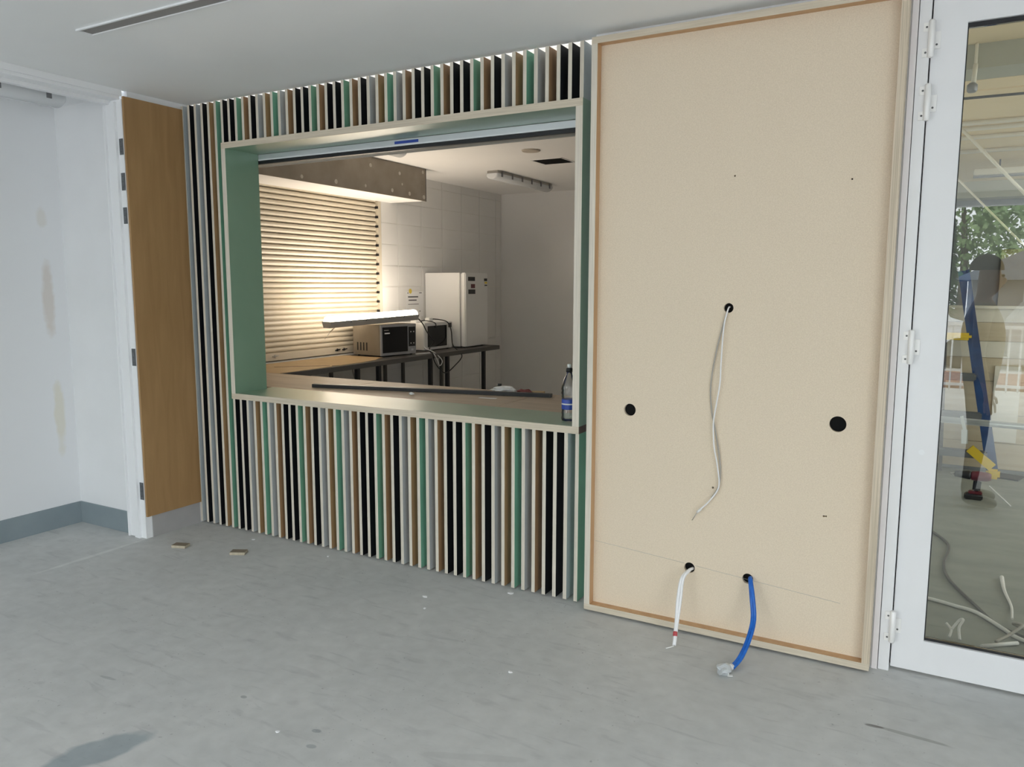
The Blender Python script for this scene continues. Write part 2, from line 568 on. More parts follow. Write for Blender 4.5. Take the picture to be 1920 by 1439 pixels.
# back wall behind the slats, with the serving opening
bm = new()
box(bm, KL, 0.374, 0.11, 0.24, 0, 3.2)
box(bm, 2.788, 4.13, 0.11, 0.24, 0, 3.2)
box(bm, 0.374, 2.788, 0.11, 0.24, 2.4525, 3.2)
box(bm, 0.374, 2.788, 0.11, 0.24, 0, 0.8695)
box(bm, 2.84, 4.13, 0.0, 0.11, 0, CE)
box(bm, 4.13, 5.22, 0.0, 0.24, 2.74, 3.2)
box(bm, 5.20, 7.2, 0.0, 0.24, 0, 3.2)
struct('wall_back', bm, M_WHITE, 'white wall behind the coloured slats and the board')
bm = new()
box(bm, 7.0, 7.2, -3.0, 0.0, 0, CE)
box(bm, 7.0, 7.2, -7.8, -3.0, 2.565, CE)
for y in (-7.8, -5.4):
    box(bm, 7.02, 7.12, y, y + 0.1, 0, 2.565)
struct('wall_right', bm, M_WHITE, 'white posts and head of the open right side of the front room')
bm = new()
box(bm, -0.02, 7.0, -7.8, -7.6, 2.565, CE)
box(bm, -0.9, -0.02, -7.8, -7.6, 2.565, 3.2)
for x in (0.0, 2.3, 6.9):
    box(bm, x, x + 0.1, -7.8, -7.65, 0, 2.565)
struct('trim_1', bm, M_TRIM, 'white head and posts of the open back frontage')

# left side: stub wall, opening head, corridor
struct('wall_left', bx(-0.14, 0.0, -0.372, 0.11, 0, CE), M_WHITE, 'short white wall behind the plywood sheet')
ply = single('plywood_panel', bx(0.001, 0.016, -0.408, -0.004, 0.141, 2.688), M_PLY, 'tall orange brown plywood sheet on the wall left of the slats', 'panel')
struct('baseboard_left', bx(0.0, 0.006, -0.368, -0.008, 0.0, 0.139), M_SKIRT2, 'grey skirting under the plywood sheet')
d1 = thing('door_1', 'white left door frame with dark hinge plates and the door taken off', 'door', (-0.07, -0.41, 0), kind='structure')
bm = new()
box(bm, -0.15, -0.001, -0.412, -0.3725, 0, 2.672)
obj('jamb', bm, M_TRIM, d1)
bm = new()
box(bm, -0.092, -0.048, -0.428, -0.4125, 0, 2.66)
obj('door_stop', bm, M_TRIM, d1)
bm = new()
box(bm, -0.162, -0.1505, -0.425, -0.398, 0, 2.65)
obj('architrave', bm, M_TRIM, d1)
for z0, z1 in ((2.355, 2.448), (2.148, 2.250), (1.952, 2.049), (1.095, 1.201), (0.25, 0.36)):
    hp = obj('hinge_plate', bx(-0.036, -0.002, -0.4155, -0.4121, z0, z1, 0.001), M_PLATE, d1, 'dark grey steel hinge plate')
    bm = new()
    for k in (0.2, 0.5, 0.8):
        lathe(bm, [(0.004, -0.0012), (0.004, 0)], -0.02, -0.4156, z0 + (z1 - z0) * k, 8, 'y')
    obj('screw', bm, M_SCREW, hp)
bm = new()
box(bm, -0.14, 0.0, -7.8, -0.405, 2.690, CE)
box(bm, -0.10, -0.012, -7.8, -0.413, 2.672, 2.690)
box(bm, -0.14, -0.10, -7.8, -0.413, 2.652, 2.690)
struct('trim_2', bm, M_TRIM, 'white head with a track groove over the left opening')
struct('wall_corridor_end', bx(-0.9, -0.15, -0.389, -0.2, 0, 3.2), M_WHITE, 'white end wall of the left corridor')
struct('wall_corridor_side', bx(-0.9, -0.703, -7.8, -0.389, 0, 3.2), M_STAINW, 'white left corridor wall with filler marks')
struct('ceiling_corridor', bx(-0.703, -0.14, -7.8, -0.389, 2.70, 3.2), M_WHITE, 'white ceiling of the left corridor')
struct('baseboard_corridor_end', bx(-0.695, -0.155, -0.397, -0.389, 0, 0.143), M_SKIRT, 'blue grey skirting on the corridor end wall')
struct('baseboard_corridor_side', bx(-0.703, -0.695, -7.6, -0.389, 0, 0.143), M_SKIRT, 'blue grey skirting on the left corridor wall')

# kitchen shell
struct('wall_kitchen_far', bx(KL - 0.1, KR, KF, KF + 0.15, 0, 3.2), M_KWALL, 'plain grey far wall of the kitchen')
struct('wall_kitchen_right', bx(KR, KR + 0.12, 0.24, KF + 0.15, 0, 3.2), M_KWALL, 'kitchen right wall')
struct('ceiling_kitchen', bx(KL, KR, 0.24, KF, KZ, 3.2), M_KCEIL, 'cream white kitchen ceiling')
bm = new()
box(bm, KL - 0.15, KL - 0.006, 0.11, KF, 0, 0.905)
box(bm, KL - 0.15, KL - 0.006, 3.12, KF, 0.905, 3.2)
box(bm, KL - 0.15, KL - 0.006, 0.11, 1.0, 0.905, 3.2)
box(bm, KL - 0.15, KL - 0.006, 1.0, 3.12, 2.47, 3.2)
box(bm, KL - 0.16, KL - 0.12, 1.0, 3.12, 0.905, 2.47)
kw = struct('wall_kitchen_left', bm, M_GROUT, 'tiled left wall of the kitchen')
src = {}
ty = [(3.125, 3.405), (3.408, 3.837), (3.84, 4.254), (4.257, 4.67), (4.673, 5.09), (5.093, 5.50), (5.503, 5.645)]
zz = [0.02 + 0.2225 * i for i in range(13)]
for (a, b) in ty:
    for z in zz:
        w, h = b - a - 0.001, 0.2195
        if z + h > KZ:
            h = KZ - z
        key = (round(w, 3), round(h, 3))
        if key not in src:
            src[key] = obj('tile', bx(KL - 0.006, KL, a, b - 0.001, z, z + h, 0.001), M_TILE, kw)
            src[key]['y0'], src[key]['z0'] = a, z
        else:
            s = src[key]
            shared('tile', s, kw, (0, a - s['y0'], z - s['z0']))
for s in src.values():
    del s['y0'], s['z0']

# bulkhead over the shutter
bh = thing('kitchen_bulkhead', 'unpainted plasterboard bulkhead with filler spots above the roller shutter', 'bulkhead', (-0.68, 1.8, 2.455))
obj('casing', bx(KL, -0.456, 0.36, 3.296, 2.456, KZ), M_KCEIL, bh)
obj('face_sheet', bx(-0.456, -0.45, 0.36, 3.30, 2.452, KZ - 0.003), M_PLASTER, bh, 'brown bare plasterboard face')
obj('end_bead', bx(-0.456, -0.447, 3.296, 3.304, 2.450, KZ - 0.003), M_DSTEEL, bh)
for (y, z, r) in ((1.52, 2.49, .017), (1.94, 2.497, .02), (2.34, 2.505, .015), (2.74, 2.506, .02), (3.02, 2.502, .02), (3.265, 2.49, .022), (2.42, 2.70, .02), (2.86, 2.68, .02), (3.25, 2.74, .02), (2.9, 2.58, .012)):
    bm = new()
    lathe(bm, [(r, 0), (r * 0.7, 0.0015)], -0.45, y, z, 12, 'x')
    obj('filler_spot', bm, M_FILLER, bh)

# lining behind the head of the hatch
bm = new()
box(bm, KL, 1.675, 0.27, 0.36, 2.362, KZ)
box(bm, 1.679, KR, 0.27, 0.36, 2.362, KZ)
box(bm, KL, KR, 0.356, 0.366, 2.359, KZ)
box(bm, 1.6, 1.7, 0.275, 0.36, 2.364, KZ)
struct('trim_3', bm, mat('grey_lining', (0.40, 0.38, 0.35), 0.7), 'grey lintel lining over the serving hatch')
struct('trim_4', bx(0.3, 2.9, 0.245, 0.268, 2.356, 2.376), M_BLACKP, 'black strip painted as the dark gap under the white hatch rail')  # solid black strip standing in for the shaded void

# ------------------------------------------------------------------ slat wall
P = 0.06
SW = 0.0195
full = 'akakbg'
top_c = 'kkgbkabgabkkgbkkgbkabgabkkgbkkgbkabgabkka'
bot_c = 'kkabgabkkgbkabgabkkgbkabgabkkgbkabgabkkag'
sw = thing('slat_wall', 'wall of upright plywood slats with green grey brown and black sides', 'slat wall', (1.4, 0.05, 0))
NM = {'g': 'slat with green sides', 'a': 'slat with grey sides', 'b': 'slat with brown wood sides', 'k': 'slat with black sides'}
proto = {}


def slat(i, kind, c):
    z0, z1 = {'f': (0.008, 2.710), 't': (2.4535, 2.710), 'b': (0.008, 0.8685)}[kind]
    x = i * P
    if (kind, c) in proto:
        s, i0 = proto[(kind, c)]
        o = shared('slat', s, sw, ((i - i0) * P, 0, 0))
    else:
        bm = new()
        fs = box(bm, x, x + SW, 0.0, 0.109, z0, z1)
        for k in (0, 1, 2, 4):
            fs[k].material_index = 1
        o = obj('slat', bm, [M_SLAT[c], M_EDGE], sw)
        proto[(kind, c)] = (o, i)
    o['label'] = NM[c]


for i, c in enumerate(full):
    slat(i, 'f', c)
for i, c in enumerate(top_c):
    slat(i + 6, 't', c)
for i, c in enumerate(bot_c):
    slat(i + 6, 'b', c)

cv = thing('added_gap_glow', 'thin white glowing strip added for the bright gap above the slats', 'light', (1.4, 0.07, 2.71))
obj('diffuser', bx(0.02, 2.83, 0.055, 0.105, 2.7185, 2.7245), mat('gap_glow_strip', (0.9, 0.9, 0.9), 0.5, emit=(1.0, 0.98, 0.94), estr=0.12), cv)  # glowing strip added to make the gap above the slats bright
# serving hatch lining
hf = thing('serving_hatch_frame', 'sage green box frame with pale plywood edges around the serving hatch', 'frame', (1.58, 0.1, 0.87))
HX0, HX1, HZ0, HZ1, HT, HY = 0.374, 2.787, 0.870, 2.452, 0.036, -0.022


def fboard(name, x0, x1, y1, z0, z1, edge, right=None):
    bm = new()
    fs = box(bm, x0, x1, HY, y1, z0, z1)
    fs[2].material_index = 1
    if right:
        fs[3].material_index = 2
    obj(name, bm, [M_GREEN, edge, M_BROWNEND], hf)


fboard('side_board', HX0, HX0 + HT, 0.240, HZ0 + HT, HZ1 - HT, M_EDGE)
fboard('side_board', HX1 - HT, HX1, 0.240, HZ0 + HT, HZ1 - HT, M_EDGE)
fboard('head_board', HX0, HX1, 0.240, HZ1 - HT, HZ1, M_EDGEH)
fboard('sill_board', HX0, HX1, 0.330, HZ0, HZ0 + HT, M_EDGEH, True)
ra = thing('roller_blind_rail', 'white metal bottom rail of the rolled up hatch shutter', 'rail', (1.58, 0.26, 2.374))
bm = bx(0.412, 2.749, 0.2405, 0.262, 2.377, 2.414)
obj('rail', bm, M_ALU, ra)
obj('lip', bx(0.412, 2.749, 0.2385, 0.2405, 2.377, 2.385), M_TRIM, ra)
obj('sticker', bx(1.50, 1.665, 0.2375, 0.2405, 2.389, 2.404), M_BLUEL, ra, 'dark blue sticker')

# ------------------------------------------------------------------ big framed board
pb = thing('framed_board', 'tall particle board panel in a plywood frame with cable holes', 'board', (3.49, -0.03, 0.014))
FX0, FX1, FZ0, FZ1, FY = 2.848, 4.126, 0.012, 2.694, -0.07
ST = 0.029


def fr(name, x0, x1, z0, z1, e, inner):
    bm = new()
    fs = box(bm, x0, x1, FY, -0.002, z0, z1)
    for k in range(6):
        fs[k].material_index = 0
    fs[inner].material_index = 1
    return obj(name, bm, [e, M_INWOOD], pb)


fr('frame_stile', FX0, FX0 + ST, FZ0 + ST, FZ1 - ST, M_EDGE, 3)
fr('frame_stile', FX1 - ST, FX1, FZ0 + ST, FZ1 - ST, M_EDGEP, 5)
fr('frame_rail', FX0, FX1, FZ1 - ST, FZ1, M_EDGEH, 0)
fr('frame_rail', FX0, FX1, FZ0, FZ0 + ST, M_EDGEH, 1)
HOLES = [(3.489, 1.494, 0.021), (3.048, 1.012, 0.029), (3.952, 1.024, 0.033), (3.354, 0.300, 0.0245), (3.617, 0.297, 0.0235)]
cu = bpy.data.curves.new('board_outline', 'CURVE')
cu.dimensions = '2D'
cu.fill_mode = 'BOTH'
cu.extrude = 0.008


def spl(pts):
    s = cu.splines.new('POLY')
    s.points.add(len(pts) - 1)
    for p, q in zip(s.points, pts):
        p.co = (q[0], q[1], 0, 1)
    s.use_cyclic_u = True


spl([(FX0 + ST, FZ0 + ST), (FX1 - ST, FZ0 + ST), (FX1 - ST, FZ1 - ST), (FX0 + ST, FZ1 - ST)])
for (x, z, r) in HOLES:
    spl([(x + r * math.cos(-2 * PI * k / 28), z + r * math.sin(-2 * PI * k / 28)) for k in range(28)])
for (x, z, r) in ((3.495, 2.052, 0.004), (3.955, 2.01, 0.004), (3.448, 0.69, 0.005), (3.917, 0.628, 0.0045), (3.926, 0.629, 0.004)):
    spl([(x + r * math.cos(-2 * PI * k / 8), z + r * math.sin(-2 * PI * k / 8)) for k in range(8)])
co = bpy.data.objects.new('board_outline', cu)
COL.objects.link(co)
dg = bpy.context.evaluated_depsgraph_get()
me = bpy.data.meshes.new_from_object(co.evaluated_get(dg))
bpy.data.objects.remove(co)
bpy.data.curves.remove(cu)
bm = new()
bm.from_mesh(me)
bpy.data.meshes.remove(me)
for v in bm.verts:
    v.co = Vector((v.co.x, -0.017 + v.co.z, v.co.y))
obj('face_sheet', bm, M_BOARD, pb)
obj('hole_shade_sheet', bx(FX0 + ST, FX1 - ST, -0.007, -0.003, FZ0 + ST, FZ1 - ST), M_DARKV, pb)  # black sheet, the shade inside the cable holes put into its colour
bm = new()
bar(bm, (2.885, -0.0255, 0.352), (3.33, -0.0255, 0.318), 0.0008, 0.0012)
bar(bm, (3.38, -0.0255, 0.314), (4.0, -0.0255, 0.262), 0.0008, 0.0012)
obj('pencil_line', bm, M_GCAB, pb)

# ------------------------------------------------------------------ glazed door at the right
d2 = thing('door_2', 'white aluminium framed glass door with surface hinges at the right', 'door', (4.65, 0.04, 0), kind='structure')
bm = new()
box(bm, 4.131, 4.153, -0.006, 0.10, 0, 2.74)
obj('cover_strip', bm, noisy('pinkish_white_strip', (0.80, 0.76, 0.76), (0.82, 0.78, 0.78), 3, rough=0.5), d2)
obj('jamb', bx(4.1555, 4.196, 0.0, 0.11, 0, 2.74, 0.0012), M_DOOR, d2)
obj('jamb_rebate', bx(4.150, 4.215, 0.082, 0.13, 0, 2.74), M_BLACKP, d2, 'dark rebate in the hinge gap')
obj('head', bx(4.1555, 5.2, 0.0, 0.11, 2.715, 2.74), M_DOOR, d2)
obj('jamb', bx(5.108, 5.2, 0.0, 0.11, 0, 2.715), M_DOOR, d2)
DY0, DY1 = 0.026, 0.074
obj('stile', bx(4.2005, 4.317, DY0, DY1, 0.012, 2.708, 0.001), M_DOOR, d2)
obj('stile', bx(4.987, 5.104, DY0, DY1, 0.012, 2.708, 0.001), M_DOOR, d2)
obj('rail', bx(4.317, 4.987, DY0, DY1, 0.012, 0.147), M_DOOR, d2)
obj('rail', bx(4.317, 4.987, DY0, DY1, 2.561, 2.708), M_DOOR, d2)
bm = new()
box(bm, 4.317, 4.321, 0.040, 0.062, 0.147, 2.561)
box(bm, 4.983, 4.987, 0.040, 0.062, 0.147, 2.561)
box(bm, 4.321, 4.983, 0.040, 0.062, 2.545, 2.561)
box(bm, 4.321, 4.983, 0.040, 0.062, 0.147, 0.155)
obj('gasket', bm, M_BLACKP, d2, 'black rubber gasket around the glass')
bm = new()
box(bm, 4.3212, 4.9828, 0.049, 0.055, 0.1552, 2.5448)
obj('glass_pane', bm, M_GLASS, d2)
pbm = new()
tube(pbm, [(4.30, 0.135, 1.053), (5.0, 0.135, 1.04)], 0.013, 12, False)
pbar = obj('push_bar', pbm, M_ALU, d2, 'grey metal pipe rail across the outer side of the glass')
bm = new()
box(bm, 4.296, 4.316, 0.0745, 0.135, 1.04, 1.066)
box(bm, 4.988, 5.01, 0.0745, 0.135, 1.028, 1.054)
obj('bracket', bm, M_ALU, pbar)
bm = new()
bar(bm, (4.392, 0.0565, 1.083), (4.405, 0.0565, 1.03), 0.012, 0.001, (0, 1, 0))
bar(bm, (4.405, 0.0565, 1.03), (4.408, 0.0565, 0.974), 0.022, 0.001, (0, 1, 0))
obj('sticker', bm, M_PAPER, d2, 'strip of white film stuck on the glass')
for zc in (2.510, 2.280, 1.351, 0.196):
    bm = new()
    lathe(bm, [(0.008, -0.068), (0.0115, -0.064), (0.0115, 0.064), (0.008, 0.068)], 4.2005, -0.006, zc, 14)
    h = obj('hinge', bm, M_HINGE, d2, 'silver surface hinge')
    for (xa, xb, ya, yb, za, zb) in ((4.172, 4.194, -0.005, 0.0, 0.028, 0.060), (4.172, 4.194, -0.005, 0.0, -0.064, -0.032), (4.206, 4.231, 0.019, 0.026, -0.032, 0.030)):
        pl = obj('plate', bx(xa, xb, ya, yb, zc + za, zc + zb, 0.001), M_HINGE, h)
        # the screw sits on the plate: same level as the plate under the hinge
        bm = new()
        lathe(bm, [(0.004, -0.001), (0.004, 0.0004)], (xa + xb) / 2, ya, zc + (za + zb) / 2 - (0.016 if xb > 4.2 else 0), 8, 'y')
        obj('screw', bm, M_SCREW, h)
lathe(bmd := new(), [(0.011, -0.001), (0.009, 0)], 4.262, DY0 - 0.0002, 0.93, 14, 'y')
obj('rubber_stopper', bmd, M_TRIM, d2)

# ------------------------------------------------------------------ cables on the board
wc = thing('white_wire', 'white wire hanging from the upper hole of the framed board', 'wire', (3.45, -0.045, 0.538))
tube(bm := new(), [(3.491, -0.012, 1.498), (3.489, -0.034, 1.488), (3.476, -0.045, 1.409), (3.470, -0.045, 1.258), (3.468, -0.045, 1.164), (3.456, -0.047, 1.07), (3.446, -0.045, 0.996), (3.448, -0.045, 0.93), (3.453, -0.045, 0.877), (3.472, -0.044, 0.783), (3.478, -0.043, 0.699), (3.440, -0.047, 0.633), (3.393, -0.05, 0.581)], 0.0032, 7)
obj('sheath', bm, M_WCAB, wc)
tube(bm := new(), [(3.404, -0.049, 0.592), (3.388, -0.05, 0.574)], 0.006, 7)
obj('tape', bm, M_WPLAST, wc)
tube(bm := new(), [(3.389, -0.05, 0.576), (3.366, -0.05, 0.534)], 0.002, 6)
obj('bare_end', bm, M_COPPER, wc)
gc = single('grey_wire', tube(new(), [(3.486, -0.012, 1.491), (3.483, -0.03, 1.472), (3.449, -0.033, 1.326), (3.426, -0.034, 1.16), (3.433, -0.034, 1.042), (3.449, -0.034, 0.971), (3.472, -0.034, 0.853), (3.482, -0.034, 0.757), (3.474, -0.034, 0.696), (3.445, -0.036, 0.644)], 0.0032, 7), M_GCAB, 'grey wire looping beside the white one below the upper hole', 'wire')
wl = thing('white_cable_pair', 'pair of white cables with red tape bent from the lower left hole to the floor', 'cable', (3.36, -0.2, 0))
for dx, dz in ((0, 0), (0.013, 0.004)):
    tube(bm := new(), [(3.362 + dx * 0.4, -0.014, 0.292 + dz), (3.358 + dx * 0.5, -0.06, 0.297 + dz), (3.340 + dx * .7, -0.105, 0.268 + dz), (3.334 + dx, -0.13, 0.18), (3.341 + dx * 0.5, -0.17, 0.09), (3.354 + dx * 0.2, -0.235, 0.012)], 0.0068, 9)
    obj('sheath', bm, M_WCAB, wl)
tube(bm := new(), [(3.3475, -0.198, 0.058), (3.3505, -0.210, 0.043)], 0.0098, 10)
obj('tape', bm, M_REDT, wl, 'band of red tape')
tube(bm := new(), [(3.354, -0.237, 0.010), (3.340, -0.249, 0.005), (3.326, -0.262, 0.003)], 0.0025, 6)
obj('bare_end', bm, M_WPLAST, wl)
bl = thing('blue_network_cables', 'blue cable bundle with clear plug curving from the lower right hole to the floor', 'cable', (3.63, -0.25, 0))
for k, (dx, dy) in enumerate(((0, 0), (0.010, -0.002), (0.005, 0.008))):
    tube(bm := new(), [(3.625 + dx * .5, -0.012, 0.292 + dy), (3.632 + dx * .5, -0.055, 0.306), (3.648 + dx, -0.092 + dy, 0.245), (3.664 + dx, -0.128 + dy, 0.16), (3.660 + dx, -0.19 + dy, 0.095), (3.644 + dx, -0.262 + dy, 0.040), (3.622 + dx, -0.318 + dy, 0.014)], 0.0075, 8)
    obj('strand', bm, M_BLUEC, bl)
tube(bm := new(), [(3.628, -0.312, 0.018), (3.616, -0.333, 0.013)], 0.0125, 10)
obj('collar', bm, M_WPLAST, bl)
bm = new()
bmesh.ops.create_icosphere(bm, subdivisions=2, radius=1)
for v in bm.verts:
    n = noise.noise(v.co * 2.3) * 0.7 + noise.noise(v.co * 5.1) * 0.35 + 1
    v.co = Vector((3.606 + v.co.x * 0.03 * n, -0.362 + v.co.y * 0.034 * n, max(0.001, 0.022 + v.co.z * 0.024 * n)))
obj('clear_plug', bm, M_PLUG, bl, 'crumpled clear plastic over the plugs')
bm = new()
for (a, b) in (((3.612, -0.34, 0.013), (3.602, -0.365, 0.016)), ((3.616, -0.342, 0.013), (3.622, -0.368, 0.008)), ((3.608, -0.352, 0.02), (3.6, -0.38, 0.02))):
    bar(bm, a, b, 0.011, 0.009)
bar(bm, (3.622, -0.372, 0.003), (3.642, -0.366, 0.004), 0.014, 0.002)
obj('connector', bm, M_WPLAST, bl)

# ------------------------------------------------------------------ ceiling slot vent and corridor light
sv = thing('slot_diffuser', 'long narrow white slot vent in the grey ceiling', 'vent', (2.4, -1.15, CE))
X0, X1, Y0, Y1 = 0.825, 4.2, -1.193, -1.110
bm = new()
box(bm, X0, X1, Y0, Y0 + 0.009, CE - 0.008, CE - 0.0005)
box(bm, X0, X1, Y1 - 0.009, Y1, CE - 0.008, CE - 0.0005)
box(bm, X0, X0 + 0.009, Y0 + 0.009, Y1 - 0.009, CE - 0.008, CE - 0.0005)
box(bm, X1 - 0.009, X1, Y0 + 0.009, Y1 - 0.009, CE - 0.008, CE - 0.0005)
obj('frame', bm, M_TRIM, sv)
obj('slot_plate', bx(X0 + 0.009, X1 - 0.009, Y0 + 0.009, Y1 - 0.009, CE - 0.003, CE - 0.0005), mat('slot_grey', (0.26, 0.25, 0.24), 0.7), sv, 'grey slot between the white flanges')


def batten(name, label, x, y0, y1, z, w=0.11, clips=4, group=None):
    t = thing(name, label, 'light', (x, (y0 + y1) / 2, z), group)
    obj('base_tray', bx(x - w / 2, x + w / 2, y0, y1, z - 0.035, z, 0.004), M_LAMPBASE, t)
    bm = new()
    n = 10
    prof = [(-w / 2 - 0.006, -0.03)] + [(-(w / 2 + 0.006) * math.cos(PI * k / n), -0.045 - 0.045 * math.sin(PI * k / n)) for k in range(n + 1)] + [(w / 2 + 0.006, -0.03)]
    rows = []
    for yy in (y0 - 0.012, y0, y1, y1 + 0.012):
        s = 0.8 if yy in (y0 - 0.012, y1 + 0.012) else 1
        rows.append([bm.verts.new((x + a * s, yy, z + (b + 0.03) * s - 0.03)) for a, b in prof])
    for a, b in zip(rows, rows[1:]):
        for k in range(len(prof) - 1):
            f = bm.faces.new((a[k], a[k + 1], b[k + 1], b[k]))
            f.smooth = True
    bm.faces.new(rows[0])
    bm.faces.new(rows[-1][::-1])
    obj('diffuser', bm, M_BATTEN, t)
    for k in range(clips):
        yy = y0 + (y1 - y0) * (k + 0.35) / (clips - 0.3)
        for s in (-1, 1):
            obj('clip', bx(x + s * (w / 2 + 0.0085) - 0.0025, x + s * (w / 2 + 0.0085) + 0.0025, yy - 0.014, yy + 0.014, z - 0.062, z - 0.012), M_CLIP, t)
    return t


batten('corridor_batten', 'grey fluorescent batten with steel clips on the left corridor ceiling', -0.275, -1.90, -0.62, 2.70, 0.13, 5)
batten('kitchen_batten', 'long unlit batten light on the kitchen ceiling near the far wall', 0.10, 3.72, 5.00, KZ, 0.13, 6)
batten('kitchen_batten_near', 'batten light beside the bulkhead, mostly hidden by the hatch head', 0.10, 0.95, 2.15, KZ, 0.13, 5)
del_names = None
bm = new()
lathe(bm, [(0.078, -0.012), (0.083, -0.006), (0.083, 0)], 1.02, 2.83, KZ - 0.0005, 24)
sd = single('ceiling_speaker_disc', bm, mat('beige_disc', (0.50, 0.44, 0.37), 0.6), 'small round beige cover plate on the kitchen ceiling', 'cover plate')
ha = thing('ceiling_hatch', 'square opening in the kitchen ceiling, its darkness painted on a plate', 'hatch', (0.92, 3.46, KZ))
bm = new()
box(bm, 0.775, 1.08, 3.315, 3.61, KZ - 0.004, KZ - 0.001)
obj('opening_shade_plate', bm, M_DARKV, ha)  # flat black plate, colour stands in for the dark of the opening
bm = new()
box(bm, 0.765, 0.775, 3.305, 3.62, KZ - 0.006, KZ - 0.0005)
box(bm, 1.08, 1.09, 3.305, 3.62, KZ - 0.006, KZ - 0.0005)
box(bm, 0.775, 1.08, 3.305, 3.315, KZ - 0.006, KZ - 0.0005)
box(bm, 0.775, 1.08, 3.61, 3.62, KZ - 0.006, KZ - 0.0005)
obj('rim', bm, M_KCEIL, ha)

# ------------------------------------------------------------------ roller shutter in the kitchen
rs = thing('roller_shutter', 'cream ribbed steel roller shutter on the left kitchen wall', 'shutter', (KL - 0.02, 2.05, 0.905))
ps = 0.0485
z = 0.985
s0 = None
k = 0
while z < 2.455:
    if s0 is None:
        bm = new()
        # curved interlocking slat: a rounded belly with a rolled lip
        prof = [(-0.055, 0.0), (-0.040, 0.002), (-0.027, 0.010), (-0.021, 0.021), (-0.022, 0.032), (-0.032, 0.041), (-0.046, 0.045), (-0.049, 0.0475), (-0.055, 0.0482)]
        ra_ = [[bm.verts.new((KL + a, y, z + b)) for a, b in prof] for y in (1.0, 3.07)]
        rb_ = [[bm.verts.new((KL + a - 0.004, y, z + b)) for a, b in prof] for y in (1.0, 3.07)]
        n = len(prof)
        for i in range(n - 1):
            f = bm.faces.new((ra_[0][i], ra_[0][i + 1], ra_[1][i + 1], ra_[1][i]))
            bm.faces.new((rb_[0][i], rb_[1][i], rb_[1][i + 1], rb_[0][i + 1]))
            for e in (0, 1):
                bm.faces.new((ra_[e][i], rb_[e][i], rb_[e][i + 1], ra_[e][i + 1]))
        s0 = obj('slat', bm, M_SHUT, rs)
        zb = z
    else:
        shared('slat', s0, rs, (0, 0, z - zb))
    z += ps
    k += 1
bb = obj('bottom_bar', bx(KL - 0.055, KL - 0.018, 1.0, 3.07, 0.915, 0.985, 0.003), M_SHUT, rs)
for y in (1.60, 2.42, 2.52):
    bm = new()
    lathe(bm, [(0.014, 0), (0.012, 0.008)], KL - 0.018, y, 0.955, 10, 'x')
    bar(bm, (KL - 0.008, y - 0.035, 0.953), (KL - 0.008, y + 0.035, 0.958), 0.008, 0.010)
    obj('lock_handle', bm, M_STEEL if y < 2 else M_BLACKP, bb)
bm = new()
box(bm, KL - 0.058, KL + 0.004, 3.072, 3.118, 0.905, 2.455)
gr = obj('guide_channel', bm, M_SHUT, rs)
for j in range(15):
    obj('wind_clip', bx(KL - 0.028, KL + 0.005, 3.062, 3.0725, 1.02 + j * 0.097, 1.045 + j * 0.097), M_BLACKP, rs)

# ------------------------------------------------------------------ benches and counter
ct = thing('serving_counter', 'timber topped counter just inside the serving hatch', 'counter', (1.4, 0.62, 0))
CT0, CT1 = 0.862, 0.903
for (a, b) in ((KL + 0.06, 0.79), (0.793, 2.10), (2.103, KR - 0.01)):
    obj('top_panel', bx(a, b, 0.334, 0.955, CT0, CT1, 0.002), M_WOODTOP, ct)
obj('front_edge', bx(0.42, 2.75, 0.3315, 0.3335, CT0, CT1 + 0.0015), M_BROWNEND, ct)
for x in (-0.6, 0.8, 2.1, 3.6):
    obj('leg', bx(x - 0.02, x + 0.02, 0.88, 0.92, 0, CT0), M_BLACKM, ct)
    obj('leg', bx(x - 0.02, x + 0.02, 0.36, 0.40, 0, CT0), M_BLACKM, ct)
bn = thing('steel_bench', 'long stainless steel bench along the left kitchen wall', 'bench', (-0.55, 2.7, 0))
BT = 0.895
obj('top', bx(KL + 0.004, -0.22, 0.97, 4.43, BT - 0.045, BT, 0.003), M_DSTEEL, bn)
for y in (1.92, 2.22, 3.05, 3.36, 4.10):
    obj('leg', bx(-0.262, -0.226, y - 0.018, y + 0.018, 0, BT - 0.045), M_BLACKM, bn)
    obj('leg', bx(-0.84, -0.81, y - 0.015, y + 0.015, 0, BT - 0.045), M_DSTEEL, bn)
sh = thing('brown_bench_sheet', 'tan sheet covering the near end of the steel bench', 'sheet', (-0.5, 1.7, BT))
bm = new()
ys = [0.98, 1.2, 1.45, 1.6, 1.64, 1.7, 2.0, 2.25, 2.36, 2.47]
fx = [-0.235, -0.235, -0.24, -0.245, -0.29, -0.25, -0.26, -0.30, -0.36, -0.40]
lo = [bm.verts.new((KL + 0.03, y, BT + 0.001)) for y in ys]
hi = [bm.verts.new((x, y, BT + 0.001)) for x, y in zip(fx, ys)]
lo2 = [bm.verts.new((KL + 0.03, y, BT + 0.005)) for y in ys]
hi2 = [bm.verts.new((x, y, BT + 0.005)) for x, y in zip(fx, ys)]
for i in range(len(ys) - 1):
    bm.faces.new((lo2[i], hi2[i], hi2[i + 1], lo2[i + 1]))
    bm.faces.new((lo[i], lo[i + 1], hi[i + 1], hi[i]))
    bm.faces.new((hi[i], hi[i + 1], hi2[i + 1], hi2[i]))
    bm.faces.new((lo[i + 1], lo[i], lo2[i], lo2[i + 1]))
bm.faces.new((lo[0], hi[0], hi2[0], lo2[0]))
bm.faces.new((hi[-1], lo[-1], lo2[-1], hi2[-1]))
obj('sheet', bm, M_CARD, sh)
obj('fold', bar(new(), (-0.62, 1.30, BT + 0.0055), (-0.29, 1.62, BT + 0.0055), 0.008, 0.003), M_BROWNEND, sh)

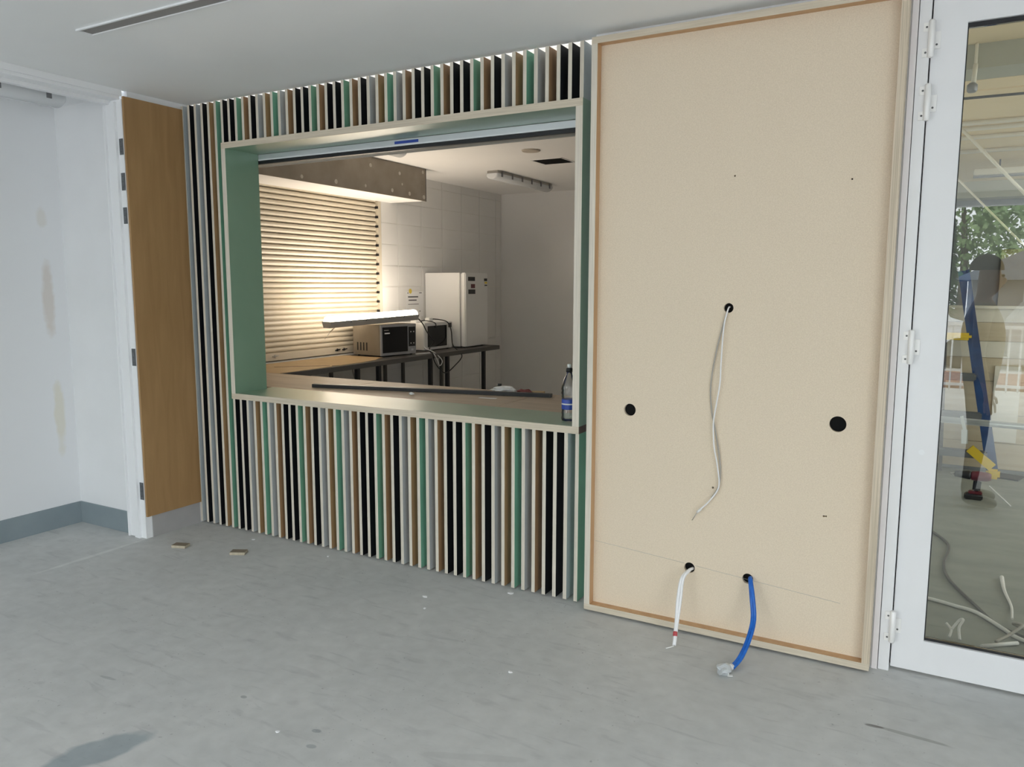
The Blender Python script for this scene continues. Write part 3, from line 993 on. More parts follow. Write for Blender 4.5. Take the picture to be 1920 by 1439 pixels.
# microwave (near)
mw = thing('silver_microwave', 'silver fronted microwave oven with black door under the lit lamp', 'microwave', (-0.5, 2.72, BT))
AX, AY, A = -0.425, 2.49, -math.radians(8)
MH, MD, MWID = 0.30, 0.40, 0.485
mz = BT + 0.012


def mwp(bm):
    return rotz(bm, A, AX, AY)


obj('casing', mwp(bx(AX - MD, AX - 0.02, AY, AY + MWID, mz, mz + MH, 0.004)), M_MWBODY, mw)
obj('front_panel', mwp(bx(AX - 0.02, AX, AY, AY + MWID, mz, mz + MH, 0.004)), M_MWFRONT, mw)
dr = obj('door_window', mwp(bx(AX - 0.002, AX + 0.004, AY + 0.02, AY + 0.36, mz + 0.028, mz + MH - 0.022)), M_BLACKG, mw)
obj('text_line', mwp(bx(AX + 0.004, AX + 0.0046, AY + 0.045, AY + 0.115, mz + MH - 0.088, mz + MH - 0.076)), M_PAPER, dr)
obj('text_line', mwp(bx(AX + 0.004, AX + 0.0046, AY + 0.04, AY + 0.10, mz + MH - 0.055, mz + MH - 0.049)), M_GCAB, dr)
cp = obj('control_panel', mwp(bx(AX - 0.002, AX + 0.003, AY + 0.375, AY + 0.472, mz + 0.075, mz + MH - 0.03)), M_BLACKP, mw)
for (dy, dz) in ((0.40, 0.10), (0.44, 0.10), (0.40, 0.215), (0.44, 0.215)):
    obj('button', mwp(bx(AX + 0.003, AX + 0.0045, AY + dy, AY + dy + 0.012, mz + dz, mz + dz + 0.012)), M_WPLAST, cp)
obj('open_button', mwp(bx(AX, AX + 0.004, AY + 0.41, AY + 0.44, mz + 0.03, mz + 0.05)), M_ALU, mw)
for j in range(4):
    obj('vent_slot', mwp(bx(AX - MD + 0.06 + j * 0.043, AX - MD + 0.078 + j * 0.043, AY - 0.0012, AY + 0.001, mz + 0.045, mz + 0.125)), M_BLACKP, mw)
for (dx, dy) in ((-0.03, 0.04), (-0.03, 0.44), (-0.36, 0.04), (-0.36, 0.44)):
    obj('foot', mwp(lathe(new(), [(0.012, 0), (0.012, 0.0125)], AX + dx, AY + dy, BT + 0.0002, 10)), M_BLACKP, mw)

# second, white microwave
m2 = thing('white_microwave', 'white microwave oven with dark door standing before the fridge', 'microwave', (-0.62, 3.54, BT))
WX, WY0, WY1 = -0.47, 3.27, 3.80
obj('casing', bx(WX - 0.34, WX, WY0, WY1, BT + 0.01, BT + 0.30, 0.006), M_FRIDGE, m2)
obj('door_window', bx(WX - 0.001, WX + 0.004, WY0 + 0.06, WY0 + 0.42, BT + 0.04, BT + 0.265), M_BLACKG, m2)
obj('control_panel', bx(WX - 0.001, WX + 0.003, WY0 + 0.455, WY0 + 0.515, BT + 0.235, BT + 0.285), M_BLACKP, m2)
obj('door_seam', bx(WX - 0.001, WX + 0.001, WY0 + 0.447, WY0 + 0.449, BT + 0.015, BT + 0.296), M_GASK, m2)
for (dx, dy) in ((-0.03, 0.04), (-0.03, 0.48), (-0.3, 0.04), (-0.3, 0.48)):
    obj('foot', lathe(new(), [(0.012, 0), (0.012, 0.0105)], WX + dx, WY0 + dy, BT + 0.0002, 10), M_BLACKP, m2)
wb = single('white_carton', bx(-0.66, -0.585, 3.285, 3.37, BT + 0.3006, BT + 0.375, 0.003), M_PAPER, 'small white carton on top of the white microwave', 'carton')

# fridge
fg = thing('bar_fridge', 'white bar fridge with dark stickers at the end of the bench', 'fridge', (-0.62, 4.12, BT))
GX, GY0, GY1, GZ = -0.42, 3.885, 4.37, 0.835
obj('body', bx(KL + 0.01, GX, GY0, GY1, BT + 0.012, BT + GZ, 0.006), M_FRIDGE, fg)
obj('door_seal', bx(GX, GX + 0.012, GY0 + 0.008, GY1 - 0.008, BT + 0.02, BT + GZ - 0.008), M_GASK, fg)
fd = obj('door', bx(GX + 0.012, GX + 0.075, GY0, GY1, BT + 0.012, BT + GZ, 0.01), M_FRIDGE, fg)
for (ya, yb, za, zb, m_) in ((0.055, 0.20, 0.745, 0.79, M_BLACKP), (0.115, 0.20, 0.665, 0.71, mat('maroon_sticker', (0.12, 0.03, 0.04), 0.6)), (0.06, 0.205, 0.60, 0.65, M_BLACKP), (0.40, 0.465, 0.745, 0.775, M_BLACKP), (0.41, 0.465, 0.715, 0.738, M_YELL), (0.41, 0.465, 0.69, 0.703, M_BLACKP)):
    obj('sticker', bx(GX + 0.075, GX + 0.0765, GY0 + ya, GY0 + yb, BT + za, BT + zb), m_, fd)
for (dx, dy) in ((0.02, 0.04), (0.02, 0.44), (-0.4, 0.04), (-0.4, 0.44)):
    obj('foot', lathe(new(), [(0.016, 0), (0.016, 0.0125)], GX + dx, GY0 + dy, BT + 0.0002, 10), M_BLACKP, fg)

# lit lamp lying across the microwave
lp = thing('lit_lamp_batten', 'glowing batten lamp lying tilted on top of the silver microwave', 'light', (-0.6, 2.6, 1.25))
a, b = Vector((-0.50, 1.82, 1.252)), Vector((-0.485, 3.13, 1.279))
d = (b - a).normalized()
sx = d.cross(Vector((0, 0, 1))).normalized()
uz = sx.cross(d)


def lampsec(bm, prof, ends, inset):
    rows = []
    L_ = (b - a).length
    for (t, s) in ends:
        rows.append([bm.verts.new(a + d * (t * L_) + sx * (p * s) + uz * q) for p, q in prof])
    for r0, r1 in zip(rows, rows[1:]):
        for i in range(len(prof)):
            j = (i + 1) % len(prof)
            f = bm.faces.new((r0[i], r0[j], r1[j], r1[i]))
    bm.faces.new(rows[0][::-1])
    bm.faces.new(rows[-1])
    return bm


obj('base_tray', lampsec(new(), [(-0.045, -0.043), (0.045, -0.043), (0.064, 0.014), (-0.064, 0.014)], ((0.003, 0.92), (0.02, 1), (0.985, 1), (0.998, 0.92)), 0), M_LAMPBASE, lp)
obj('diffuser', lampsec(new(), [(-0.062, 0.0142), (0.062, 0.0142), (0.061, 0.028), (0.045, 0.050), (0.015, 0.060), (-0.015, 0.060), (-0.045, 0.050), (-0.061, 0.028)], ((0.015, 0.8), (0.03, 0.97), (0.972, 0.97), (0.985, 0.8)), 0), M_LAMP, lp, 'glowing white diffuser')
for t in (0.2, 0.36, 0.62, 0.8):
    p = a + d * ((b - a).length * t)
    bm = new()
    bar(bm, p + sx * 0.051 + uz * -0.015, p + sx * 0.0635 + uz * 0.012, 0.016, 0.004, tuple(sx))
    obj('clip', bm, M_CLIP, lp)
tube(bm := new(), [(-0.49, 1.92, 1.212), (-0.47, 1.84, 1.18), (-0.45, 1.77, 1.14), (-0.44, 1.73, 1.12)], 0.003, 6)
obj('loose_wire', bm, M_COPPER, lp)

# cords
single('black_lamp_cord', tube(new(), [(-0.455, 3.150, 1.245), (-0.40, 3.15, 1.19), (-0.38, 3.18, 1.12), (-0.36, 3.25, 1.03), (-0.36, 3.28, 1.0), (-0.37, 3.22, 0.94), (-0.33, 3.18, 0.906)], 0.006, 7), M_BLACKP, 'black cord running from the lit lamp down to the bench', 'cord')
single('black_looped_cord', tube(new(), [(-0.62, 3.42, 1.205), (-0.58, 3.52, 1.225), (-0.52, 3.62, 1.218), (-0.452, 3.68, 1.19), (-0.43, 3.72, 1.10), (-0.42, 3.72, 1.0), (-0.36, 3.66, 0.93), (-0.20, 3.58, 0.84), (-0.195, 3.42, 0.74), (-0.195, 3.26, 0.685), (-0.195, 3.14, 0.74), (-0.195, 3.05, 0.83), (-0.20, 3.03, 0.906), (-0.3, 3.06, 0.905)], 0.006, 7), M_BLACKP, 'black cord looping over the white microwave and below the bench edge', 'cord')
single('black_appliance_cord', tube(new(), [(-0.62, 3.36, 1.203), (-0.55, 3.40, 1.215), (-0.465, 3.46, 1.19), (-0.462, 3.47, 1.14)], 0.005, 7), M_BLACKP, 'short black cord draped over the front top edge of the white microwave', 'cord')
single('white_bench_cord', tube(new(), [(-0.34, 2.93, 0.9), (-0.28, 3.0, 0.904), (-0.21, 3.05, 0.904), (-0.196, 3.1, 0.84), (-0.196, 3.15, 0.77), (-0.2, 3.2, 0.82), (-0.24, 3.12, 0.905), (-0.3, 3.05, 0.95), (-0.36, 3.1, 0.97)], 0.005, 7), M_WCAB, 'white cord tangled over the bench edge between the two microwaves', 'cord')
single('power_adaptor', bx(-0.60, -0.54, 3.46, 3.53, BT + 0.3006, BT + 0.345, 0.005), M_WPLAST, 'white plug adaptor on top of the white microwave', 'adaptor')
single('wall_cord', tube(new(), [(-0.87, 2.58, 0.85), (-0.87, 2.6, 0.7), (-0.87, 2.66, 0.58), (-0.86, 2.64, 0.5), (-0.86, 2.72, 0.42), (-0.85, 2.86, 0.34)], 0.008, 7), M_GCAB, 'grey cord hanging against the wall below the bench', 'cord')
single('bench_pipe', tube(new(), [(-0.86, 4.18, 0.0), (-0.86, 4.18, 0.84)], 0.016, 10, False), M_GCAB, 'grey pipe rising against the wall under the bench', 'pipe')

# notice on the tiled wall
nt_ = thing('paper_notice', 'white paper notice with yellow emblem on the tiles beside the fridge', 'notice', (KL, 3.68, 1.24))
obj('sheet', bx(KL + 0.0005, KL + 0.0015, 3.53, 3.86, 1.24, 1.52), M_PAPER, nt_)
lathe(bm := new(), [(0.028, 0), (0.026, 0.0008)], KL + 0.0016, 3.615, 1.525, 14, 'x')
obj('emblem', bm, M_YELL, nt_, 'yellow emblem')
for (z_, y0, y1, h) in ((1.462, 3.57, 3.76, 0.014), (1.425, 3.58, 3.73, 0.013), (1.38, 3.57, 3.77, 0.006), (1.505, 3.56, 3.58, 0.01), (1.505, 3.78, 3.83, 0.008), (1.30, 3.78, 3.80, 0.01)):
    obj('text_line', bx(KL + 0.0016, KL + 0.0022, y0, y1, z_ - h / 2, z_ + h / 2), M_INK, nt_)

# things on the serving counter
TZ = CT1 + 0.0003
bmm = new()
bar(bmm, (0.60, 0.474, TZ + 0.012), (2.22, 0.835, TZ + 0.012), 0.038, 0.022)
single('black_strip', bmm, M_BLACKP, 'long black strip lying along the serving counter', 'strip')


def crumple(name, x, y, z, rx, ry, rz, m_, label, cat, seed=0):
    bm = new()
    bmesh.ops.create_icosphere(bm, subdivisions=3, radius=1)
    for v in bm.verts:
        n = 1 + 0.5 * noise.noise(v.co * 1.9 + Vector((seed, 0, 0))) + 0.18 * noise.noise(v.co * 5 + Vector((0, seed, 0)))
        v.co = Vector((x + v.co.x * rx * n, y + v.co.y * ry * n, max(z, z + rz * 0.8 + v.co.z * rz * n)))
    return single(name, bm, m_, label, cat)


crumple('crumpled_paper', 1.84, 0.885, TZ, 0.085, 0.055, 0.022, M_PAPER, 'crumpled white paper on the counter behind the black strip', 'paper', 3)
crumple('red_cloth', 2.0, 0.895, TZ, 0.05, 0.045, 0.016, mat('dull_red_cloth', (0.22, 0.06, 0.06), 0.8), 'dull red cloth on the counter beside the crumpled paper', 'cloth', 8)
single('note_pad', bar(new(), (2.03, 0.93, TZ + 0.008), (2.11, 0.95, TZ + 0.008), 0.05, 0.014), M_CARD, 'small tan pad at the right of the red cloth on the counter', 'pad')
single('paper_scrap', bar(new(), (1.84, 0.60, TZ + 0.001), (1.95, 0.62, TZ + 0.001), 0.03, 0.0015), M_PAPER, 'flat white paper scrap before the black strip', 'paper')
crumple('paper_pellet', 1.40, 0.50, TZ, 0.016, 0.012, 0.009, M_PAPER, 'tiny white paper pellet beside the middle of the black strip', 'paper', 5)
sb = thing('small_black_capped_bottle', 'small clear bottle with black cap at the back of the counter', 'bottle', (1.80, 0.92, TZ))
lathe(bm := new(), [(0.02, 0), (0.024, 0.004), (0.024, 0.02), (0.011, 0.028), (0.011, 0.034)], 1.80, 0.92, TZ, 14)
obj('body', bm, M_PET, sb)
lathe(bm := new(), [(0.0135, 0), (0.0135, 0.016)], 1.80, 0.92, TZ + 0.0345, 14)
obj('cap', bm, M_BLACKP, sb)
wbt = thing('water_bottle', 'clear plastic water bottle with blue label standing on the hatch sill', 'bottle', (2.672, 0.11, HZ0 + HT))
BZ = HZ0 + HT + 0.0004
lathe(bm := new(), [(0.022, 0), (0.036, 0.004), (0.039, 0.016), (0.036, 0.03), (0.038, 0.042), (0.0365, 0.05), (0.0365, 0.12), (0.038, 0.125), (0.0365, 0.135), (0.039, 0.145), (0.0365, 0.155), (0.039, 0.165), (0.036, 0.185), (0.026, 0.215), (0.015, 0.238), (0.014, 0.25)], 2.672, 0.11, BZ, 24)
wbb = obj('body', bm, M_PET, wbt)
lathe(bm := new(), [(0.0372, 0.062), (0.0375, 0.064), (0.0375, 0.112), (0.0372, 0.114)], 2.672, 0.11, BZ, 24)
obj('label', bm, M_BLUEL, wbt, 'blue label')
lathe(bm := new(), [(0.0378, 0.086), (0.0378, 0.093)], 2.672, 0.11, BZ, 24)
obj('label_stripe', bm, M_PAPER, wbt)
lathe(bm := new(), [(0.0165, 0.2504), (0.0165, 0.268), (0.012, 0.272)], 2.672, 0.11, BZ, 16)
obj('cap', bm, M_BLACKP, wbt)
lathe(bm := new(), [(0.009, 0.2722), (0.010, 0.288), (0.006, 0.291)], 2.672, 0.11, BZ, 12)
obj('spout', bm, M_WPLAST, wbt)

# offcuts and chips on the floor
for (cx, cy, an, la) in ((0.318, -0.410, 0.35, 'small plywood offcut on the floor nearest the door frame'), (0.722, -0.322, 0.5, 'small plywood offcut on the floor nearest the slats')):
    t = thing('ply_offcut', la, 'offcut', (cx, cy, 0), 'plywood offcuts on the floor')
    obj('block', rotz(bx(cx - 0.045, cx + 0.045, cy - 0.028, cy + 0.028, 0.0005, 0.016, 0.001), an, cx, cy), M_OFFCUT, t)
    obj('face_veneer', rotz(bx(cx - 0.044, cx + 0.044, cy - 0.027, cy + 0.027, 0.0161, 0.0175), an, cx, cy), noisy('grey_brown_face', (0.19, 0.155, 0.11), (0.23, 0.19, 0.14), 20, rough=0.7), t)
for i, (x, y, s, la) in enumerate(((2.43, -0.055, 0.016, 'white paint chip under the right part of the slats'), (2.149, -0.431, 0.009, 'standing white paint chip out on the floor'), (2.066, -0.31, 0.012, 'flat white paint chip before the middle slats'), (0.60, -0.10, 0.010, 'white chip before the left slats'), (1.22, -0.10, 0.009, 'white chip before the slats below the microwave'), (2.829, -0.782, 0.008, 'white speck on the open floor'), (2.314, -1.565, 0.007, 'white speck near the bottom edge of the picture'))):
    bm = new()
    vs = [bm.verts.new((x + s * math.cos(k * 1.26 + i) * (1.4 if k % 2 else 0.8), y + s * math.sin(k * 1.26 + i) * 0.8, 0.0006)) for k in range(5)]
    f = bm.faces.new(vs)
    e = bmesh.ops.extrude_face_region(bm, geom=[f])
    bmesh.ops.translate(bm, verts=[v for v in e['geom'] if isinstance(v, bmesh.types.BMVert)], vec=(0.002, 0.001, 0.004))
    single('paint_chip', bm, M_PAPER, la, 'paint chip', 'white chips on the concrete floor')

# ------------------------------------------------------------------ room beyond the glass door
UZ = 3.0
struct('ceiling_beyond', bx(KR + 0.12, 8.6, 0.24, 9.4, UZ, 3.2), M_UCEIL, 'cream ceiling of the room beyond the glass door')
struct('wall_beyond_far', bx(KR, 8.8, 9.4, 9.6, 0, 3.2), M_DGREY, 'dark grey far wall beyond the glass door')
struct('wall_beyond_left', bx(KR, KR + 0.12, KF + 0.15, 9.4, 0, 3.2), M_DGREY, 'grey side wall beyond the kitchen')
bm = new()
box(bm, 8.6, 8.75, 0.0, 1.0, 0, 3.2)
box(bm, 8.6, 8.75, 1.0, 9.4, 0, 0.9)
struct('wall_beyond_right', bm, M_WHITE, 'white right wall with a wide opening beyond the glass door')
tp = single('tan_door_panel', bx(4.95, 5.9, 9.36, 9.398, 0.02, 2.1, 0.005), M_TANP, 'tan door panel against the dark far wall beyond the glass', 'panel')
for i, (y, w, h) in enumerate(((2.05, 0.3, 0.14), (9.0, 0.35, 0.22))):
    single('ceiling_beam', bx(KR + 0.13, 8.5, y, y + w, UZ - h, UZ - 0.0005), M_UBEAM, ('grey green ceiling beam nearest the glass door', 'grey green ceiling beam at the far end beyond the glass')[i], 'beam', 'ceiling beams beyond the glass')
cl = thing('ribbed_soffit', 'ribbed cream soffit boards beyond the near beam', 'soffit', (6.2, 3.0, UZ - 0.02))
for k in range(6):
    obj('board', bx(KR + 0.13, 8.5, 2.40 + k * 0.17, 2.40 + k * 0.17 + 0.15, UZ - 0.016 - 0.004 * (k % 2), UZ - 0.0005), M_UCEIL, cl)
single('black_ceiling_cable', tube(new(), [(KR + 0.13, 3.47, 2.985), (5.4, 3.47, 2.975), (7.0, 3.45, 2.985), (8.4, 3.47, 2.98)], 0.010, 7), M_BLACKP, 'black cable running across the cream ceiling beyond the glass', 'cable')
for i, y in enumerate((4.47, 4.75, 5.22, 6.1)):
    single('ceiling_conduit', tube(new(), [(KR + 0.13, y, 2.975), (8.5, y, 2.975)], 0.020, 8, False), M_CONDUIT, ('nearest cream conduit on the ceiling beyond the glass', 'second cream conduit from the glass door', 'third cream conduit from the glass door', 'farthest cream conduit on the ceiling beyond the glass')[i], 'conduit', 'conduits on the far ceiling')
hl = thing('hanging_batten', 'long batten light hung below the ceiling beyond the glass', 'light', (5.6, 7.0, 2.75))
obj('body', bx(4.50, 6.6, 6.93, 7.07, 2.83, 2.90, 0.008), M_CONDUIT, hl)
obj('underside', bx(4.50, 6.6, 6.925, 7.075, 2.815, 2.829), M_GASK, hl)
for x in (4.75, 6.3):
    obj('hanger', bx(x - 0.008, x + 0.008, 6.99, 7.01, 2.90, UZ - 0.0005), M_BLACKP, hl)
sk = thing('pipe_bracket', 'pale pipe drop with a dark valve under the near beam', 'bracket', (4.375, 2.04, 2.70))
tube(bm := new(), [(4.377, 2.02, 2.88), (4.373, 2.02, 2.77)], 0.013, 8, False)
obj('pipe', bm, M_CONDUIT, sk)
lathe(bm := new(), [(0.02, -0.03), (0.028, -0.02), (0.028, 0.012), (0.016, 0.024)], 4.368, 2.02, 2.75, 12)
obj('valve', bm, M_CLIP, sk)
tube(bm := new(), [(4.377, 2.02, 2.88), (4.377, 2.02, 2.98), (4.377, 2.06, 2.998)], 0.009, 8)
obj('stem', bm, M_CONDUIT, sk)
single('diagonal_brace', tube(new(), [(4.30, 3.0, 2.722), (4.90, 3.0, 2.03)], 0.011, 8, False), M_CONDUIT, 'pale diagonal brace rod, the upper one, seen through the glass', 'brace', 'diagonal braces beyond the glass')
single('diagonal_brace', tube(new(), [(4.30, 3.2, 2.40), (4.95, 3.2, 1.68)], 0.007, 8, False), M_CONDUIT, 'thinner pale diagonal brace rod, the lower one, seen through the glass', 'brace', 'diagonal braces beyond the glass')

# low board wall
lw = thing('low_board_wall', 'low wall of wide beige timber boards beyond the glass door', 'board wall', (6.3, 4.36, 0))
zb_ = [(0.03, 0.255, 0), (0.258, 0.50, 0), (0.503, 0.785, 0), (0.788, 0.985, 0), (0.988, 1.125, 1), (1.128, 1.285, 0), (1.288, 1.40, 1)]
for (z0, z1, p) in zb_:
    obj('board', bx(KR + 0.13, 8.4, 4.30, 4.34, z0, z1, 0.002), M_PALEB if p else M_BEIGE, lw)
obj('capping', bx(KR + 0.13, 8.4, 4.27, 4.40, 1.401, 1.425, 0.003), M_PALEB, lw)
for x in (4.2, 6.2, 8.2):
    obj('post', bx(x - 0.04, x + 0.04, 4.341, 4.40, 0, 1.40), M_BEIGE, lw)
obj('base_rail', bx(KR + 0.13, 8.4, 4.302, 4.342, 0, 0.029), M_DGREY, lw)
single('painted_reflection_sheet', bx(4.715, 4.905, 4.285, 4.2975, 0.27, 0.92), M_PALEB, 'pale sheet added as the bright mirrored floor right of the ladder', 'sheet')  # added sheet, stands in for the bright floor mirrored in the glass
single('floor_mat', rotz(bx(4.70, 4.96, 4.05, 4.24, 0.0005, 0.012, 0.002), -0.3, 4.83, 4.15), M_BLACKP, 'dark mat on the floor at the foot of the beige board wall', 'mat')

# ladder leaning against the board wall
ld = thing('step_ladder', 'blue fibreglass step ladder with yellow fittings beyond the glass', 'ladder', (4.4, 4.1, 0))
TOPL, BOT = (1.72, 4.215), (0.03, 4.03)


def lx(side, z):
    t = (z - BOT[0]) / (TOPL[0] - BOT[0])
    y = BOT[1] + (TOPL[1] - BOT[1]) * t
    return Vector(((4.745 - 0.315 * t) if side > 0 else (4.02 + 0.28 * t), y, z))


for s in (1, -1):
    bm = new()
    bar(bm, lx(s, BOT[0]), lx(s, TOPL[0]), 0.085, 0.03, (0, 1, 0))
    obj('rail', bm, M_BLUEF, ld)
    bm = new()
    p = lx(s, BOT[0])
    box(bm, p.x - 0.05, p.x + 0.05, p.y - 0.035, p.y + 0.035, 0.0, 0.085)
    bmesh.ops.bevel(bm, geom=bm.edges[:], offset=0.018, segments=2, affect='EDGES')
    obj('foot', bm, M_YPLAST, ld, 'yellow rubber foot')
for z_ in (0.196, 0.513, 0.835):
    bm = new()
    a_, b_ = lx(-1, z_), lx(1, z_)
    box(bm, a_.x + 0.02, b_.x - 0.02, a_.y - 0.055, a_.y + 0.02, z_ - 0.035, z_ + 0.03)
    bmesh.ops.bevel(bm, geom=bm.edges[:], offset=0.012, segments=2, affect='EDGES')
    obj('step', bm, M_STEPS, ld)
bm = new()
a_, b_ = lx(-1, 1.177), lx(1, 1.177)
box(bm, a_.x + 0.02, b_.x - 0.01, a_.y - 0.06, a_.y + 0.02, 1.14, 1.20)
bmesh.ops.bevel(bm, geom=bm.edges[:], offset=0.02, segments=2, affect='EDGES')
obj('step', bm, M_YPLAST, ld, 'yellow top step')
obj('strut', bar(new(), (4.36, 4.05, 0.02), (4.33, 4.2, 1.13), 0.03, 0.02, (0, 1, 0)), M_DSTEEL, ld)
bm = new()
bar(bm, (4.565, 4.0, 0.245), (4.735, 4.0, 0.10), 0.07, 0.03, (0, 1, 0))
obj('foot_bracket', bm, M_YPLAST, ld, 'yellow corner bracket')

# cordless drill
dl = thing('cordless_drill', 'dark red and black cordless drill standing on the floor by the ladder', 'drill', (4.59, 3.24, 0))
obj('battery', bx(4.525, 4.645, 3.19, 3.27, 0.0005, 0.042, 0.008), M_BLACKP, dl)
obj('battery_top', bx(4.55, 4.64, 3.20, 3.26, 0.0425, 0.062, 0.006), M_RED, dl)
bm = new()
bar(bm, (4.60, 3.23, 0.06), (4.605, 3.23, 0.15), 0.045, 0.052, (1, 0, 0))
bmesh.ops.bevel(bm, geom=bm.edges[:], offset=0.012, segments=2, affect='EDGES')
obj('handle', bm, M_BLACKP, dl)
lathe(bm := new(), [(0.02, 0), (0.034, 0.012), (0.037, 0.05), (0.035, 0.11), (0.024, 0.135)], 4.555, 3.23, 0.178, 16, 'x')
obj('motor_housing', bm, M_RED, dl)
lathe(bm := new(), [(0.012, -0.03), (0.022, -0.026), (0.027, 0.02), (0.033, 0.06), (0.033, 0.075)], 4.482, 3.23, 0.180, 16, 'x')
obj('chuck', bm, M_BLACKP, dl)
tube(bm := new(), [(4.452, 3.23, 0.180), (4.425, 3.23, 0.180)], 0.006, 8, False)
obj('drill_bit', bm, M_STEEL, dl)
single('white_rod', tube(new(), [(4.68, 3.2, 0.12), (4.82, 3.12, 0.004)], 0.004, 7, False), M_WCAB, 'thin white rod slanting to the floor right of the drill', 'rod')

# cables on that floor
single('dark_floor_cable', tube(new(), [(4.25, 2.35, 0.009), (4.322, 2.176, 0.009), (4.42, 1.907, 0.009), (4.396, 1.526, 0.009), (4.422, 1.262, 0.009), (4.537, 0.923, 0.009), (4.618, 0.724, 0.009), (4.75, 0.60, 0.009), (4.95, 0.55, 0.009)], 0.008, 7), M_DSTEEL, 'dark cable snaking over the floor beyond the glass', 'cable')
single('pale_floor_cable', tube(new(), [(4.20, 0.915, 0.010), (4.326, 0.911, 0.010), (4.444, 0.871, 0.010), (4.535, 0.83, 0.010), (4.638, 0.680, 0.010), (4.70, 0.59, 0.010), (4.9, 0.47, 0.010)], 0.0095, 7), M_WCAB, 'pale cable crossing the floor just beyond the glass door', 'cable')
single('white_cable_tail', tube(new(), [(4.672, 1.43, 0.012), (4.671, 1.30, 0.012), (4.674, 1.192, 0.010), (4.690, 1.007, 0.008), (4.68, 0.80, 0.02)], 0.011, 7, True, 6, 0.005), M_WCAB, 'short white cable tail on the floor beyond the glass', 'cable')
single('white_conduit_piece', tube(new(), [(4.543, 0.425, 0.010), (4.685, 0.54, 0.010)], 0.009, 8, False), M_WCAB, 'short white conduit piece on the floor at the foot of the glass door', 'conduit')
single('cable_tangle', tube(new(), [(4.60, 0.50, 0.012), (4.66, 0.58, 0.03), (4.71, 0.66, 0.05), (4.68, 0.74, 0.02), (4.74, 0.70, 0.012), (4.80, 0.60, 0.03), (4.72, 0.50, 0.012), (4.84, 0.46, 0.012)], 0.007, 7), M_GCAB, 'grey tangle of cable on the floor right of the conduit piece', 'cable')
tw = thing('twisted_tie', 'small twisted pale tie standing on the floor behind the glass door', 'tie', (4.44, 0.48, 0))
tube(bm := new(), [(4.405, 0.53, 0.045), (4.425, 0.50, 0.03), (4.418, 0.46, 0.008)], 0.006, 7)
obj('strand', bm, M_WCAB, tw)
tube(bm := new(), [(4.425, 0.50, 0.03), (4.455, 0.53, 0.07), (4.470, 0.52, 0.078), (4.455, 0.50, 0.045), (4.460, 0.46, 0.005)], 0.006, 7)
obj('strand', bm, M_WCAB, tw)

# ------------------------------------------------------------------ outdoors behind the camera, mirrored by the door glass
struct('ground', bx(-60, 60, -70, 40, -0.45, -0.16), M_PAVE, 'pale paved ground outside')
struct('floor_terrace', bx(-2, 14, -10.5, -8.0, -0.16, -0.01), M_PAVE, 'pale paved terrace outside the open frontage')
rl = thing('terrace_railing', 'white railing with upright balusters along the terrace edge', 'railing', (5, -10.3, 0))
obj('top_rail', bx(-1.5, 12, -10.33, -10.27, 0.95, 1.0), M_TRIM, rl)
obj('bottom_rail', bx(-1.5, 12, -10.32, -10.28, 0.06, 0.10), M_TRIM, rl)
bm0 = None
for k in range(90):
    x = -1.4 + k * 0.15
    if bm0 is None:
        bm0 = obj('baluster', bx(x - 0.012, x + 0.012, -10.312, -10.288, -0.009, 0.95), M_TRIM, rl)
    else:
        shared('baluster', bm0, rl, (k * 0.15, 0, 0))
mb = single('mulch_bed', bx(-4, 16, -13.5, -11.0, -0.159, -0.02), M_BARKBED, 'strip of reddish bark mulch beyond the terrace railing', 'garden bed')
hs = thing('neighbour_house', 'low grey house with a dark blue roof across the street', 'house', (10, -20, -0.16))
obj('wall', bx(4.9, 16, -24, -19.5, -0.159, 1.75), M_HOUSE, hs)
bm = new()
v = [bm.verts.new(p) for p in ((4.4, -19.0, 1.752), (16.5, -19.0, 1.752), (16.5, -24.5, 1.752), (4.4, -24.5, 1.752), (6.5, -21.7, 2.75), (14.5, -21.7, 2.75))]
for q in ((0, 1, 5, 4), (1, 2, 5), (2, 3, 4, 5), (3, 0, 4), (3, 2, 1, 0)):
    bm.faces.new([v[i] for i in q])
obj('roof', bm, M_ROOF, hs)
for x in (6.0, 8.6, 11.5):
    f_ = obj('window', bx(x, x + 1.2, -19.5, -19.46, 0.7, 1.55), M_TRIM, hs)
    obj('pane', bx(x + 0.06, x + 1.14, -19.459, -19.45, 0.76, 1.49), M_BLACKG, f_)


